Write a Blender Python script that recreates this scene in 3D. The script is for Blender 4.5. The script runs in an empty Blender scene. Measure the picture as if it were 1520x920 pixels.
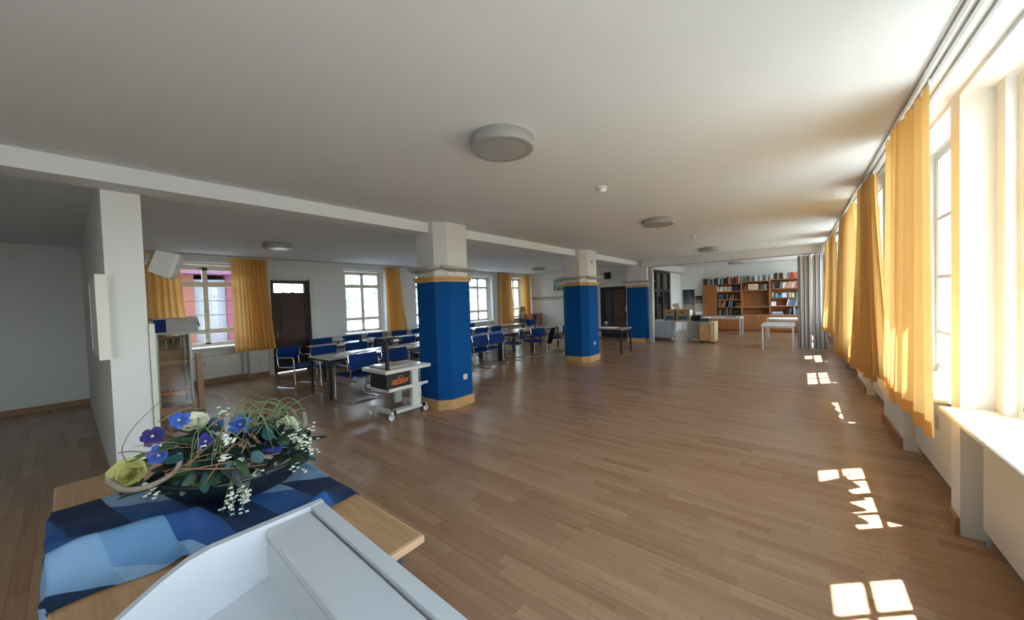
import bpy, bmesh, math, random
from mathutils import Vector, Matrix, Quaternion
random.seed(7)
S = bpy.context.scene
COL = S.collection
PI = math.pi

# ------------------------------------------------------------------ camera
cam_d = bpy.data.cameras.new('camera'); cam = bpy.data.objects.new('camera', cam_d); COL.objects.link(cam)
F, YA, PT, RO = 531.155, -0.673714, -0.0260703, -0.0338824
fw = Vector((math.sin(YA)*math.cos(PT), math.cos(YA)*math.cos(PT), math.sin(PT)))
rr = Vector((math.cos(YA), -math.sin(YA), 0)); uu = rr.cross(fw)
r2 = rr*math.cos(RO) + uu*math.sin(RO); u2 = uu*math.cos(RO) - rr*math.sin(RO)
M4 = Matrix((r2, u2, -fw)).transposed().to_4x4(); M4.translation = (0, 0, 1.6)
cam.matrix_world = M4
cam_d.sensor_width = 36; cam_d.lens = F/1520*36; cam_d.clip_start = 0.02; cam_d.clip_end = 300
S.camera = cam

# ------------------------------------------------------------------ world, sun, exposure
S.view_settings.view_transform = 'Standard'; S.view_settings.look = 'None'
S.view_settings.gamma = 1; S.view_settings.use_curve_mapping = False
S.view_settings.exposure = 1.2
W = bpy.data.worlds.new('world'); S.world = W; W.use_nodes = True
wn, wl = W.node_tree.nodes, W.node_tree.links
bg = wn['Background']
tc = wn.new('ShaderNodeTexCoord'); sp = wn.new('ShaderNodeSeparateXYZ'); cr = wn.new('ShaderNodeValToRGB')
wl.new(tc.outputs['Generated'], sp.inputs[0])
mr = wn.new('ShaderNodeMapRange'); mr.inputs['From Min'].default_value = -1; mr.inputs['From Max'].default_value = 1
wl.new(sp.outputs['Z'], mr.inputs['Value']); wl.new(mr.outputs[0], cr.inputs[0])
e = cr.color_ramp.elements
e[0].position = 0.0; e[0].color = (0.26, 0.26, 0.26, 1)          # sunlit paving below the horizon
e[1].position = 1.0; e[1].color = (0.42, 0.60, 0.95, 1)         # blue overhead
x = e.new(0.49); x.color = (0.31, 0.31, 0.31, 1)
x = e.new(0.52); x.color = (0.92, 0.97, 1.0, 1)                 # bright haze at the horizon
x = e.new(0.70); x.color = (0.68, 0.82, 1.0, 1)
wl.new(cr.outputs[0], bg.inputs['Color']); bg.inputs['Strength'].default_value = 6.5
sun_d = bpy.data.lights.new('sun', 'SUN'); sun = bpy.data.objects.new('sun', sun_d); COL.objects.link(sun)
sun.rotation_mode = 'QUATERNION'; sun.rotation_quaternion = Vector((-1, -0.9, -3.03)).to_track_quat('-Z', 'Y')
sun.location = (20, 18, 60)
sun_d.energy = 28; sun_d.angle = 0.009; sun_d.color = (1.0, 0.98, 0.96)
def portal(x, y0, y1, z0, z1, sx):
    d = bpy.data.lights.new('window_portal', 'AREA'); d.shape = 'RECTANGLE'; d.size = z1-z0; d.size_y = y1-y0
    o = bpy.data.objects.new('window_portal', d); COL.objects.link(o)
    o.location = (x, (y0+y1)/2, (z0+z1)/2); o.rotation_euler = (0, -PI/2 if sx > 0 else PI/2, 0)
    d.cycles.is_portal = True

# ------------------------------------------------------------------ materials
MATS = {}
def mat(name, col, rough=0.6, metal=0.0, spec=0.5, noise=0.0, nscale=8.0, bump=0.0, bscale=60.0, coat=0.0, sheen=0.0):
    if name in MATS: return MATS[name]
    m = bpy.data.materials.new(name); m.use_nodes = True
    n, l = m.node_tree.nodes, m.node_tree.links; b = n['Principled BSDF']
    b.inputs['Base Color'].default_value = (*col, 1); b.inputs['Roughness'].default_value = rough
    b.inputs['Metallic'].default_value = metal; b.inputs['Specular IOR Level'].default_value = spec
    if coat: b.inputs['Coat Weight'].default_value = coat
    if sheen: b.inputs['Sheen Weight'].default_value = sheen
    if noise or bump: t = n.new('ShaderNodeTexCoord')
    if noise:
        nz = n.new('ShaderNodeTexNoise'); nz.inputs['Scale'].default_value = nscale; nz.inputs['Detail'].default_value = 5
        l.new(t.outputs['Object'], nz.inputs['Vector'])
        mx = n.new('ShaderNodeMix'); mx.data_type = 'RGBA'
        mx.inputs['A'].default_value = (*[c*(1-noise) for c in col], 1); mx.inputs['B'].default_value = (*[min(1, c*(1+noise)) for c in col], 1)
        l.new(nz.outputs['Fac'], mx.inputs['Factor']); l.new(mx.outputs['Result'], b.inputs['Base Color'])
    if bump:
        nb = n.new('ShaderNodeTexNoise'); nb.inputs['Scale'].default_value = bscale; nb.inputs['Detail'].default_value = 4
        l.new(t.outputs['Object'], nb.inputs['Vector'])
        bp = n.new('ShaderNodeBump'); bp.inputs['Strength'].default_value = bump; bp.inputs['Distance'].default_value = 0.004
        l.new(nb.outputs['Fac'], bp.inputs['Height']); l.new(bp.outputs['Normal'], b.inputs['Normal'])
    MATS[name] = m; return m
def wood(name, c1, c2, rough=0.4, sc=(3, 40, 40), spec=0.5, isl=False):
    if name in MATS: return MATS[name]
    m = bpy.data.materials.new(name); m.use_nodes = True
    n, l = m.node_tree.nodes, m.node_tree.links; b = n['Principled BSDF']
    b.inputs['Roughness'].default_value = rough; b.inputs['Specular IOR Level'].default_value = spec
    g = n.new('ShaderNodeNewGeometry') if isl else n.new('ShaderNodeTexCoord')
    mp = n.new('ShaderNodeMapping'); mp.inputs['Scale'].default_value = sc
    l.new(g.outputs['Position' if isl else 'Object'], mp.inputs['Vector'])
    nz = n.new('ShaderNodeTexNoise'); nz.inputs['Scale'].default_value = 1.0; nz.inputs['Detail'].default_value = 6; nz.inputs['Distortion'].default_value = 0.6
    l.new(mp.outputs[0], nz.inputs['Vector'])
    mx = n.new('ShaderNodeMix'); mx.data_type = 'RGBA'; mx.inputs['A'].default_value = (*c1, 1); mx.inputs['B'].default_value = (*c2, 1)
    ct = n.new('ShaderNodeMapRange'); ct.inputs['From Min'].default_value = 0.3; ct.inputs['From Max'].default_value = 0.7
    l.new(nz.outputs['Fac'], ct.inputs['Value'])
    if isl:
        oi = n.new('ShaderNodeObjectInfo'); ad = n.new('ShaderNodeMath'); ad.operation = 'ADD'
        l.new(g.outputs['Random Per Island'], ad.inputs[0]); l.new(oi.outputs['Random'], ad.inputs[1])
        fr = n.new('ShaderNodeMath'); fr.operation = 'FRACT'; l.new(ad.outputs[0], fr.inputs[0])
        av = n.new('ShaderNodeMix'); av.inputs['Factor'].default_value = 0.62
        l.new(ct.outputs[0], av.inputs['A']); l.new(fr.outputs[0], av.inputs['B'])
        l.new(av.outputs['Result'], mx.inputs['Factor'])
    else: l.new(ct.outputs[0], mx.inputs['Factor'])
    l.new(mx.outputs['Result'], b.inputs['Base Color'])
    MATS[name] = m; return m
def fabric(name, col, trans=0.45, col2=None):
    if name in MATS: return MATS[name]
    m = bpy.data.materials.new(name); m.use_nodes = True
    n, l = m.node_tree.nodes, m.node_tree.links; out = n['Material Output']; n.remove(n['Principled BSDF'])
    d = n.new('ShaderNodeBsdfDiffuse'); t = n.new('ShaderNodeBsdfTranslucent'); mx = n.new('ShaderNodeMixShader')
    d.inputs['Color'].default_value = (*col, 1); t.inputs['Color'].default_value = (*(col2 or col), 1); mx.inputs[0].default_value = trans
    l.new(d.outputs[0], mx.inputs[1]); l.new(t.outputs[0], mx.inputs[2]); l.new(mx.outputs[0], out.inputs['Surface'])
    MATS[name] = m; return m
def glass(name, tint=(1, 1, 1), refl=0.08, film=0.0):
    if name in MATS: return MATS[name]
    m = bpy.data.materials.new(name); m.use_nodes = True
    n, l = m.node_tree.nodes, m.node_tree.links; out = n['Material Output']; n.remove(n['Principled BSDF'])
    t = n.new('ShaderNodeBsdfTransparent'); g = n.new('ShaderNodeBsdfGlossy'); mx = n.new('ShaderNodeMixShader')
    t.inputs['Color'].default_value = (*tint, 1); g.inputs['Roughness'].default_value = 0.03
    lw = n.new('ShaderNodeFresnel'); lw.inputs['IOR'].default_value = 1.45
    ml = n.new('ShaderNodeMath'); ml.operation = 'MULTIPLY'; ml.inputs[1].default_value = refl/0.08
    ge = n.new('ShaderNodeNewGeometry'); iv = n.new('ShaderNodeMath'); iv.operation = 'SUBTRACT'; iv.inputs[0].default_value = 1.0
    l.new(ge.outputs['Backfacing'], iv.inputs[1]); fm = n.new('ShaderNodeMath'); fm.operation = 'MULTIPLY'
    l.new(lw.outputs[0], fm.inputs[0]); l.new(iv.outputs[0], fm.inputs[1])
    l.new(fm.outputs[0], ml.inputs[0]); l.new(ml.outputs[0], mx.inputs[0])
    l.new(t.outputs[0], mx.inputs[1]); l.new(g.outputs[0], mx.inputs[2]); l.new(mx.outputs[0], out.inputs['Surface'])
    MATS[name] = m; return m

WALL = mat('wall_paint', (0.77, 0.77, 0.76), 0.9, spec=0.2, bump=0.15, bscale=120)
CEIL = mat('ceiling_plaster', (0.78, 0.805, 0.825), 0.95, spec=0.1, bump=0.25, bscale=90)
COLW = mat('column_white', (0.70, 0.69, 0.66), 0.85, spec=0.2, bump=0.1, bscale=90)
BLUEP = mat('blue_panel_cloth', (0.003, 0.075, 0.27), 0.8, spec=0.12, noise=0.06, nscale=60)
OAK = wood('oak_trim', (0.52, 0.29, 0.11), (0.64, 0.38, 0.16), 0.45, (6, 6, 6))
GOLD = mat('gold_trim', (0.62, 0.36, 0.10), 0.45)
SKIRT = wood('skirting_wood', (0.30, 0.15, 0.07), (0.40, 0.21, 0.10), 0.5, (6, 6, 6))
PLANK = wood('floor_plank', (0.28, 0.150, 0.080), (0.44, 0.275, 0.165), 0.25, (2.2, 45, 1), spec=0.5, isl=True)
JOINT = mat('floor_joint', (0.09, 0.055, 0.035), 0.8)
WINW = mat('window_paint', (0.74, 0.72, 0.64), 0.5, noise=0.05)
GLASS = glass('window_glass', (0.93, 0.97, 0.96)); GLASS2 = glass('double_glazing', (0.81, 0.84, 0.835))
CURT = fabric('curtain_cloth', (0.80, 0.46, 0.155), 0.25, (0.93, 0.58, 0.20))
CHROME = mat('chrome', (0.75, 0.75, 0.75), 0.14, 1.0)
BLUEF = mat('chair_blue', (0.004, 0.034, 0.185), 0.7, spec=0.2)
BLACK = mat('black_metal', (0.012, 0.013, 0.016), 0.45)
TTOP = wood('table_top_wood', (0.36, 0.27, 0.19), (0.46, 0.36, 0.27), 0.25, (3, 25, 25))
PAPER = mat('paper', (0.82, 0.83, 0.84), 0.7)
WHITE = mat('white_plastic', (0.80, 0.80, 0.79), 0.4)
GREYM = mat('grey_metal', (0.42, 0.43, 0.43), 0.45)
LGREY = mat('light_grey_laminate', (0.60, 0.61, 0.61), 0.45)
RADW = mat('radiator_white', (0.70, 0.68, 0.62), 0.4)
BROWN = wood('dark_door_wood', (0.035, 0.008, 0.007), (0.05, 0.013, 0.010), 0.5, (20, 20, 2))
SHELFW = wood('bookcase_wood', (0.30, 0.105, 0.028), (0.40, 0.15, 0.042), 0.45, (20, 20, 2))
FOREOAK = wood('foreground_oak', (0.35, 0.20, 0.09), (0.46, 0.275, 0.13), 0.42, (4, 50, 50))
OAKEDGE = mat('oak_edge', (0.56, 0.36, 0.21), 0.5)
LECT = mat('lectern_white', (0.43, 0.44, 0.46), 0.5, noise=0.02)
LECTE = mat('lectern_edge', (0.42, 0.43, 0.45), 0.5)

# ------------------------------------------------------------------ geometry helpers
class MB:
    def __init__(s): s.v = []; s.f = []; s.sm = []
    def add(s, vs, fs, smooth=False, M=None):
        o = len(s.v)
        for p in vs: s.v.append(tuple(M @ Vector(p)) if M else tuple(p))
        for q in fs: s.f.append(tuple(i+o for i in q)); s.sm.append(smooth)
        return s
    def box(s, x0, x1, y0, y1, z0, z1, M=None):
        return s.add([(x0,y0,z0),(x1,y0,z0),(x1,y1,z0),(x0,y1,z0),(x0,y0,z1),(x1,y0,z1),(x1,y1,z1),(x0,y1,z1)],
              [(3,2,1,0),(4,5,6,7),(0,1,5,4),(1,2,6,5),(2,3,7,6),(3,0,4,7)], False, M)
    def bbox(s, x0, x1, y0, y1, z0, z1, b=0.006, M=None):       # box with chamfered vertical and top edges
        b = min(b, (x1-x0)/2.2, (y1-y0)/2.2, (z1-z0)/2.2)
        pl = [(x0+b,y0),(x1-b,y0),(x1,y0+b),(x1,y1-b),(x1-b,y1),(x0+b,y1),(x0,y1-b),(x0,y0+b)]
        cx, cy = (x0+x1)/2, (y0+y1)/2
        def ring(z, ins):
            return [(cx+(px-cx)*(1-ins/max(1e-6,(x1-x0)/2)), cy+(py-cy)*(1-ins/max(1e-6,(y1-y0)/2)), z) for px, py in pl]
        vs = ring(z0, b)+ring(z0+b, 0)+ring(z1-b, 0)+ring(z1, b)
        fs = [tuple(range(7,-1,-1)), tuple(24+i for i in range(8))]
        for k in range(3):
            for i in range(8): j = (i+1) % 8; fs.append((k*8+i, k*8+j, k*8+8+j, k*8+8+i))
        return s.add(vs, fs, False, M)
    def prism(s, poly, z0, z1, M=None):                          # polygon in xy, extruded in z
        n = len(poly); vs = [(p[0],p[1],z0) for p in poly]+[(p[0],p[1],z1) for p in poly]
        fs = [tuple(range(n-1,-1,-1)), tuple(range(n,2*n))]+[(i,(i+1)%n,n+(i+1)%n,n+i) for i in range(n)]
        return s.add(vs, fs, False, M)
    def loft(s, rings, cap=True, smooth=True, M=None, closed=True):
        n = len(rings[0]); vs = [p for r in rings for p in r]; fs = []
        for k in range(len(rings)-1):
            for i in range(n if closed else n-1): j = (i+1) % n; fs.append((k*n+i, k*n+j, k*n+n+j, k*n+n+i))
        s.add(vs, fs, smooth, M)
        if cap:
            s.add(rings[0], [tuple(range(n-1,-1,-1))], False, M); s.add(rings[-1], [tuple(range(n))], False, M)
        return s
    def lathe(s, prof, n=16, M=None, smooth=True, cap=True):     # [(r,z)]
        return s.loft([[(r*math.cos(2*PI*i/n), r*math.sin(2*PI*i/n), z) for i in range(n)] for r, z in prof], cap, smooth, M)
    def tube(s, pts, r=0.01, n=8, closed=False, M=None, r1=None):
        pts = [Vector(p) for p in pts]; rings = []; N = len(pts); up = None
        for i, p in enumerate(pts):
            a = pts[i-1] if (i > 0 or closed) else p; b = pts[(i+1) % N] if (i < N-1 or closed) else p
            t = (b-a)
            t = t.normalized() if t.length > 1e-9 else Vector((0,0,1))
            if up is None: up = Vector((0,0,1)) if abs(t.z) < 0.9 else Vector((1,0,0))
            u = (up - t*up.dot(t))
            u = u.normalized() if u.length > 1e-6 else t.orthogonal().normalized()
            up = u; w = t.cross(u)
            q = r if r1 is None else r+(r1-r)*i/max(1, N-1)
            rings.append([tuple(p+u*q*math.cos(2*PI*k/n)+w*q*math.sin(2*PI*k/n)) for k in range(n)])
        if closed: rings.append(rings[0])
        return s.loft(rings, not closed, True, M)
    def ball(s, c, r, n=10, sc=(1,1,1), M=None):
        m = max(4, n//2+1)
        rings = [[(c[0]+sc[0]*r*math.sin(PI*k/m)*math.cos(2*PI*i/n), c[1]+sc[1]*r*math.sin(PI*k/m)*math.sin(2*PI*i/n), c[2]-sc[2]*r*math.cos(PI*k/m)) for i in range(n)] for k in range(m+1)]
        rings[0] = [(c[0]+1e-5*math.cos(2*PI*i/n), c[1]+1e-5*math.sin(2*PI*i/n), c[2]-sc[2]*r) for i in range(n)]
        rings[-1] = [(c[0]+1e-5*math.cos(2*PI*i/n), c[1]+1e-5*math.sin(2*PI*i/n), c[2]+sc[2]*r) for i in range(n)]
        return s.loft(rings, False, True, M)
    def mesh(s, name, m):
        me = bpy.data.meshes.new(name); me.from_pydata(s.v, [], s.f); me.polygons.foreach_set('use_smooth', s.sm)
        if m: me.materials.append(m)
        me.update(); return me
    def build(s, name, m, parent=None, loc=None, rot=None):
        return put(name, s.mesh(name, m), parent, loc, rot)
def put(name, me, parent=None, loc=None, rot=None):
    o = bpy.data.objects.new(name, me); COL.objects.link(o)
    if parent: o.parent = parent
    if loc: o.location = loc
    if rot: o.rotation_euler = rot
    return o
def B(name, m, parent, *b, bev=0.0):
    return (MB().bbox(*b, b=bev) if bev else MB().box(*b)).build(name, m, parent)
def tag(o, label, cat, group=None, kind=None):
    o['label'] = label; o['category'] = cat
    if group: o['group'] = group
    if kind: o['kind'] = kind
    return o
def thing(name, label, cat, loc=(0,0,0), rz=0.0, group=None):
    o = bpy.data.objects.new(name, None); COL.objects.link(o); o.location = loc; o.rotation_euler = (0,0,rz)
    o.empty_display_size = 0.1
    return tag(o, label, cat, group)
def struct(o, label=None, cat=None):
    o['kind'] = 'structure'
    if label: o['label'] = label
    if cat: o['category'] = cat
    return o
KIDS = {}
def dup(root, loc, rz, label, group=None):
    r = root.copy(); COL.objects.link(r); r.location = loc; r.rotation_euler = (0,0,rz); r['label'] = label
    if group: r['group'] = group
    for ch in list(root.children):
        c = ch.copy(); COL.objects.link(c); c.parent = r
        for g in list(ch.children):
            d = g.copy(); COL.objects.link(d); d.parent = c
    return r
ORD = ['first','second','third','fourth','fifth','sixth','seventh','eighth','ninth','tenth','eleventh','twelfth','thirteenth','fourteenth','fifteenth','sixteenth','seventeenth','eighteenth','nineteenth','twentieth']
def ordw(i):
    if i < 20: return ORD[i]
    n = i+1; t = {2:'twenty',3:'thirty',4:'forty',5:'fifty',6:'sixty',7:'seventy',8:'eighty'}[n//10]
    return (t+'-'+ORD[n % 10-1]) if n % 10 else {20:'twentieth',30:'thirtieth',40:'fortieth',50:'fiftieth',60:'sixtieth',70:'seventieth',80:'eightieth'}[n]
def arc(c, r, a0, a1, n=5):
    return [(c[0]+r*math.cos(a0+(a1-a0)*i/n), c[1]+r*math.sin(a0+(a1-a0)*i/n)) for i in range(n+1)]
ZC = 2.81
XL, XR = -10.0, 0.80
YB, YF, YH, YR = -3.0, 13.7, 12.42, 17.85                        # back wall, far wall of left bay, header, rear wall

# ------------------------------------------------------------------ structure
def wallx(name, xs, y0, y1, ops, m):
    """wall along y built of layers xs=[(x0,x1,key)], ops=[(ya,yb,{key:(za,zb)})]"""
    b = MB()
    for xa, xb, key in xs:
        y = y0
        for ya, yb, zz in sorted(ops, key=lambda q: q[0]):
            if key not in zz: continue
            za, zb = zz[key]
            b.box(xa, xb, y, ya, 0, ZC)
            if za > 0: b.box(xa, xb, ya, yb, 0, za)
            if zb < ZC: b.box(xa, xb, ya, yb, zb, ZC)
            y = yb
        b.box(xa, xb, y, y1, 0, ZC)
    return struct(b.build(name, m))
floor = struct(MB().box(-10.5, 1.2, YB-0.2, YR+0.3, -0.25, -0.0035).build('floor', JOINT))
struct(MB().box(-10.5, 1.06, YB-0.2, YR+0.3, ZC, 3.1).build('ceiling', CEIL))
# left wall: niche layer + outer layer
LW = [(1.35, 2.6), (5.02, 6.22), (7.45, 8.65), (9.98, 11.2), (12.45, 13.4)]
lops = [(a-0.06, b+0.06, {'n': (0, 2.66)}) for a, b in LW]+[(a, b, {'o': (0.80, 2.62)}) for a, b in LW]+[(3.15, 4.05, {'n': (0, 2.36), 'o': (0, 2.30)})]
wallx('wall_left', [(-10.17, -10.0, 'n'), (-10.40, -10.17, 'o')], YB, YF, lops, WALL)
# right wall
RW = [(-2.7, -1.5), (-0.3, 0.9), (2.14, 3.40), (3.74, 4.98), (6.14, 7.38), (8.54, 9.78), (10.92, 12.15), (13.6, 14.9), (15.6, 17.1)]  # last window is unseen, added to brighten the library room
rops = [(a-0.05, b+0.12, {'n': (0, 2.78)}) for a, b in RW]+[(a, b, {'o': (0.82, 2.795)}) for a, b in RW]
wallx('wall_right', [(0.80, 0.94, 'n'), (0.94, 1.05, 'o')], YB, YR, rops, WALL)
struct(MB().box(-10.4, 1.05, YB-0.15, YB, 0, ZC).build('wall_back', WALL))
fb = MB(); DX0, DX1 = -6.30, -5.22
fb.box(XL, DX0, YF, YF+0.15, 0, ZC); fb.box(DX1, -4.2, YF, YF+0.15, 0, ZC); fb.box(DX0, DX1, YF, YF+0.15, 2.02, ZC)
struct(fb.build('wall_far', WALL))
struct(MB().box(-10.0, -4.63, 0.235, 0.475, 0, ZC).build('wall_divider', WALL))
struct(MB().box(-4.6, 1.05, YR, YR+0.15, 0, ZC).build('wall_rear', WALL))
struct(MB().box(-4.5, -3.24, 17.62, YR, 0, ZC).build('wall_rear_left', WALL))
sl = MB(); sl.box(-4.32, -4.16, 15.98, 17.62, 0, ZC); sl.box(-4.32, -4.16, 13.15, 15.98, 2.62, ZC)
struct(sl.build('wall_side_rear', WALL))
struct(MB().box(-4.16, -3.95, 13.15, 17.62, 2.56, ZC).build('trim_6', COLW))
# unseen upper storeys added as one block, raised to shade yard and house
struct(MB().box(-10.4, 1.05, YB-0.15, YR+0.15, 3.1, 20.0).build('wall_upper_shade_block', mat('outside_render', (0.55, 0.52, 0.46), 0.9)))
# beams
struct(MB().box(-4.62, -4.33, YB, YF, 2.665, ZC).build('trim_1', CEIL), 'white ceiling beam running over the row of blue columns', 'beam')
struct(MB().box(-4.15, XR, YH, YH+0.22, 2.60, ZC).build('trim_2', COLW), 'pale header beam above the folding partition opening', 'beam')
fr = MB(); fr.box(-3.96, -3.84, YH+0.02, YH+0.2, 0, 2.6)
struct(fr.build('trim_3', GREYM), 'grey metal guide post left of the folding partition opening', 'post')
tk = MB().box(-3.84, XR, YH+0.08, YH+0.16, 2.57, 2.60)
struct(tk.build('trim_4', GREYM), 'grey track under the pale header beam', 'track')
struct(B('trim_5', mat('cream_board', (0.72, 0.70, 0.60), 0.5), None, -4.68, -4.60, 0.478, 0.515, 0, 1.50), 'cream upright board along the right edge of the pier', 'board')

# floor planks: run along x
PWD = 0.078
def plank_mesh(L):
    return MB().box(-L/2, L/2, -PWD/2+0.0006, PWD/2-0.0006, -0.004, 0).mesh('plank', PLANK)
LENS = [0.46, 0.60, 0.74, 0.88]; PM = [plank_mesh(l-0.0012) for l in LENS]
Mi = cam.matrix_world.inverted()
def onscreen(p):
    q = Mi @ Vector(p)
    if q.z > -0.05: return None
    u = 760+F*q.x/-q.z; v = 460-F*q.y/-q.z
    return (u, v, -q.z)
cand = []
ny = int((YR-YB)/PWD)+1
for j in range(ny):
    y = YB+PWD*(j+0.5); xx = -10.35+random.uniform(-0.8, 0)
    while xx < 1.0:
        k = random.randrange(4); L = LENS[k]; cx = xx+L/2; xx += L
        if cx-L/2 < -10.4 and cx+L/2 < -10.2: continue
        s = onscreen((cx, y, 0)); sc = 0
        if s and 150 < s[0] < 1370 and 0 < s[1] < 915 and not (cx < -0.75 and y < 0.9) and not (s[0] < 640 and s[1] > 560 and y < 1.4):
            sc = 1/(s[2]**3)*L
        cand.append((sc, cx, y, k))
cand.sort(reverse=True)
stuff = MB()
for i, (sc, cx, y, k) in enumerate(cand):
    if i < 290 and sc > 0: put('plank', PM[k], floor, (cx, y, 0))
    else:
        L = LENS[k]-0.0012
        a, b_, c, d = max(-10.4, cx-L/2), min(1.04, cx+L/2), y-PWD/2+0.0006, y+PWD/2-0.0006
        stuff.add([(a,c,0),(b_,c,0),(b_,d,0),(a,d,0),(a,c,-.003),(b_,c,-.003),(b_,d,-.003),(a,d,-.003)],
                  [(0,1,2,3),(0,4,5,1),(2,6,7,3),(1,5,6,2),(3,7,4,0)])
so = stuff.build('plank_field', PLANK, floor); so['kind'] = 'stuff'

# baseboards
bb = MB()
for ya, yb in [(YB, 1.29), (2.66, 3.13), (4.07, 4.96), (6.28, 7.39), (8.71, 9.92), (11.26, 12.39), (13.46, YF)]: bb.box(-10.0, -9.982, ya, yb, 0, 0.10)
for a, b_ in LW: bb.box(-10.17, -10.152, a-0.06, b_+0.06, 0, 0.10)
struct(bb.build('baseboard_left', SKIRT))
bb = MB(); y = YB
for a, b_ in RW:
    if a-0.05 > y: bb.box(0.780, 0.80, y, a-0.05, 0, 0.11)
    y = b_+0.12
bb.box(0.780, 0.80, y, YR, 0, 0.11)
struct(bb.build('baseboard_right', SKIRT))
bb = MB(); bb.box(XL, DX0-0.1, YF-0.02, YF, 0, 0.1); bb.box(DX1+0.1, -4.75, YF-0.02, YF, 0, 0.1)
struct(bb.build('baseboard_far', SKIRT))

# ------------------------------------------------------------------ windows
def window(idx, sx, xg, y0, y1, z0, z1, rows, cols, lab, bars=(), u=0.025, t=0.035):
    """casement window in plane x=xg; sx=+1 room lies towards +x. rows=[(za,zb)] pane rows, cols=[(ya,yb)]"""
    w = thing('window_%d' % idx, lab, 'window', (xg, 0, 0)); w['kind'] = 'structure'
    fr = MB(); fr.box(-t, t, y0, y0+0.05, z0, z1); fr.box(-t, t, y1-0.05, y1, z0, z1); fr.box(-t, t, y0+0.05, y1-0.05, z0, z0+0.05); fr.box(-t, t, y0+0.05, y1-0.05, z1-0.05, z1)
    fr.build('window_frame', WINW, w)
    sa = MB()
    ys = sorted(set([y0+0.05, y1-0.05])); 
    for i in range(len(cols)-1): sa.box(-u, u, cols[i][1], cols[i+1][0], z0+0.05, z1-0.05)
    for i in range(len(rows)-1): sa.box(-u*1.05, u*1.05, y0+0.05, y1-0.05, rows[i][1], rows[i+1][0])
    for ca, cb in ((y0+0.05, cols[0][0]), (cols[-1][1], y1-0.05)):
        if cb > ca: sa.box(-u, u, ca, cb, z0+0.05, z1-0.05)
    for ra, rb in ((z0+0.05, rows[0][0]), (rows[-1][1], z1-0.05)):
        if rb > ra: sa.box(-u, u, y0+0.05, y1-0.05, ra, rb)
    sash = sa.build('sash', WINW, w)
    for ya, yb in cols:
        for za, zb in rows:
            MB().box(-0.003, 0.003, ya-0.004, yb+0.004, za-0.004, zb+0.004).build('pane', GLASS2 if sx > 0 else GLASS, w)
    for zb in bars:
        for ya, yb in cols: MB().box(-0.012, 0.012, ya, yb, zb-0.007, zb+0.007).build('glazing_bar', mat('glazing_bar_grey', (0.45, 0.46, 0.43), 0.5), w)
    return w
for i, (a, b_) in enumerate(LW):
    c = (a+b_)/2
    zs = [(0.90, 1.10), (1.20, 2.13), (2.24, 2.50)] if i == 0 else [(0.90, 1.17), (1.26, 2.13), (2.23, 2.51)]
    lab = ['old white wooden window by the door with pink walls outside', 'bright white window between the brown door and a curtain',
           'white window half hidden by the nearest blue column', 'white window seen just right of the nearest blue column', 'narrow white window in the far left corner behind the small fir'][i]
    w = window(i+1, 1, -10.24, a, b_, 0.81, 2.61, zs, [(a+0.10, c-0.045), (c+0.045, b_-0.10)], lab, bars=(1.51, 1.82))
    B('window_sill', WINW, w, 0.03, 0.32, a-0.05, b_+0.05, 0.775, 0.805, bev=0.006)
    for z in (1.45, 1.15) if i != 0 else (1.6, 1.16, 1.02):
        hb = MB().box(0.025, 0.05, c-0.012, c+0.012, z-0.03, z+0.03); hb.box(0.04, 0.055, c-0.05, c+0.01, z-0.008, z+0.008); hb.build('window_handle', GREYM, w)
    portal(-10.42, a, b_, 0.85, 2.6, 1)
WLAB = ['window in the right wall far behind the viewer', 'window in the right wall beside the viewer', 'nearest window in the right wall, before the first yellow curtain',
        'right wall window between the first and second yellow curtains', 'right wall window behind the second and third yellow curtains', 'right wall window between the third and fourth yellow curtains',
        'right wall window beside the folding partition', 'right wall window in the library room behind the folding partition', 'unseen right wall window added to light the library room by its bookcase']
for i, (a, b_) in enumerate(RW):
    c = (a+b_)/2; q = (b_-a-0.24)/4
    cols = [(a+0.07, a+0.07+q), (a+0.09+q, c-0.03), (c+0.03, b_-0.09-q), (b_-0.07-q, b_-0.07)]
    zs = [(0.91, 1.18), (1.21, 1.67), (1.70, 2.185), (2.215, 2.72)]
    w = window(6+i, -1, 1.005, a, b_, 0.83, 2.78, zs, cols, WLAB[i], u=0.014, t=0.02)
    B('window_sill', WINW, w, -0.30, -0.03, a-0.04, b_+0.10, 0.80, 0.83, bev=0.006)
    portal(1.07, a, b_, 0.85, 2.76, -1)

# doors
d = thing('door_1', 'dark brown panelled door with a glazed transom in the left wall', 'door', (-10.12, 0, 0)); d['kind'] = 'structure'
f_ = MB(); f_.box(-0.04, 0.04, 3.15, 3.25, 0, 2.30); f_.box(-0.04, 0.04, 3.95, 4.05, 0, 2.30); f_.box(-0.04, 0.04, 3.25, 3.95, 2.22, 2.30); f_.box(-0.04, 0.04, 3.25, 3.95, 1.93, 2.0)
f_.build('door_frame', BROWN, d)
lf = MB().box(-0.02, 0.02, 3.25, 3.95, 0.01, 1.93); lf.build('door_leaf', BROWN, d)
pn = MB(); pn.box(0.02, 0.03, 3.37, 3.83, 0.95, 1.82); pn.box(0.02, 0.03, 3.37, 3.83, 0.15, 0.80); pn.build('door_panel', BROWN, d)
MB().box(-0.004, 0.004, 3.25, 3.95, 2.0, 2.22).build('pane', GLASS, d)
hd = MB(); hd.tube([(0.02, 3.30, 0.97), (0.06, 3.30, 0.97), (0.065, 3.42, 0.97)], 0.009, 6); hd.box(0.02, 0.026, 3.28, 3.32, 0.88, 1.05); hd.build('door_handle', mat('dull_handle', (0.16,0.14,0.13), 0.5), d)
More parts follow.
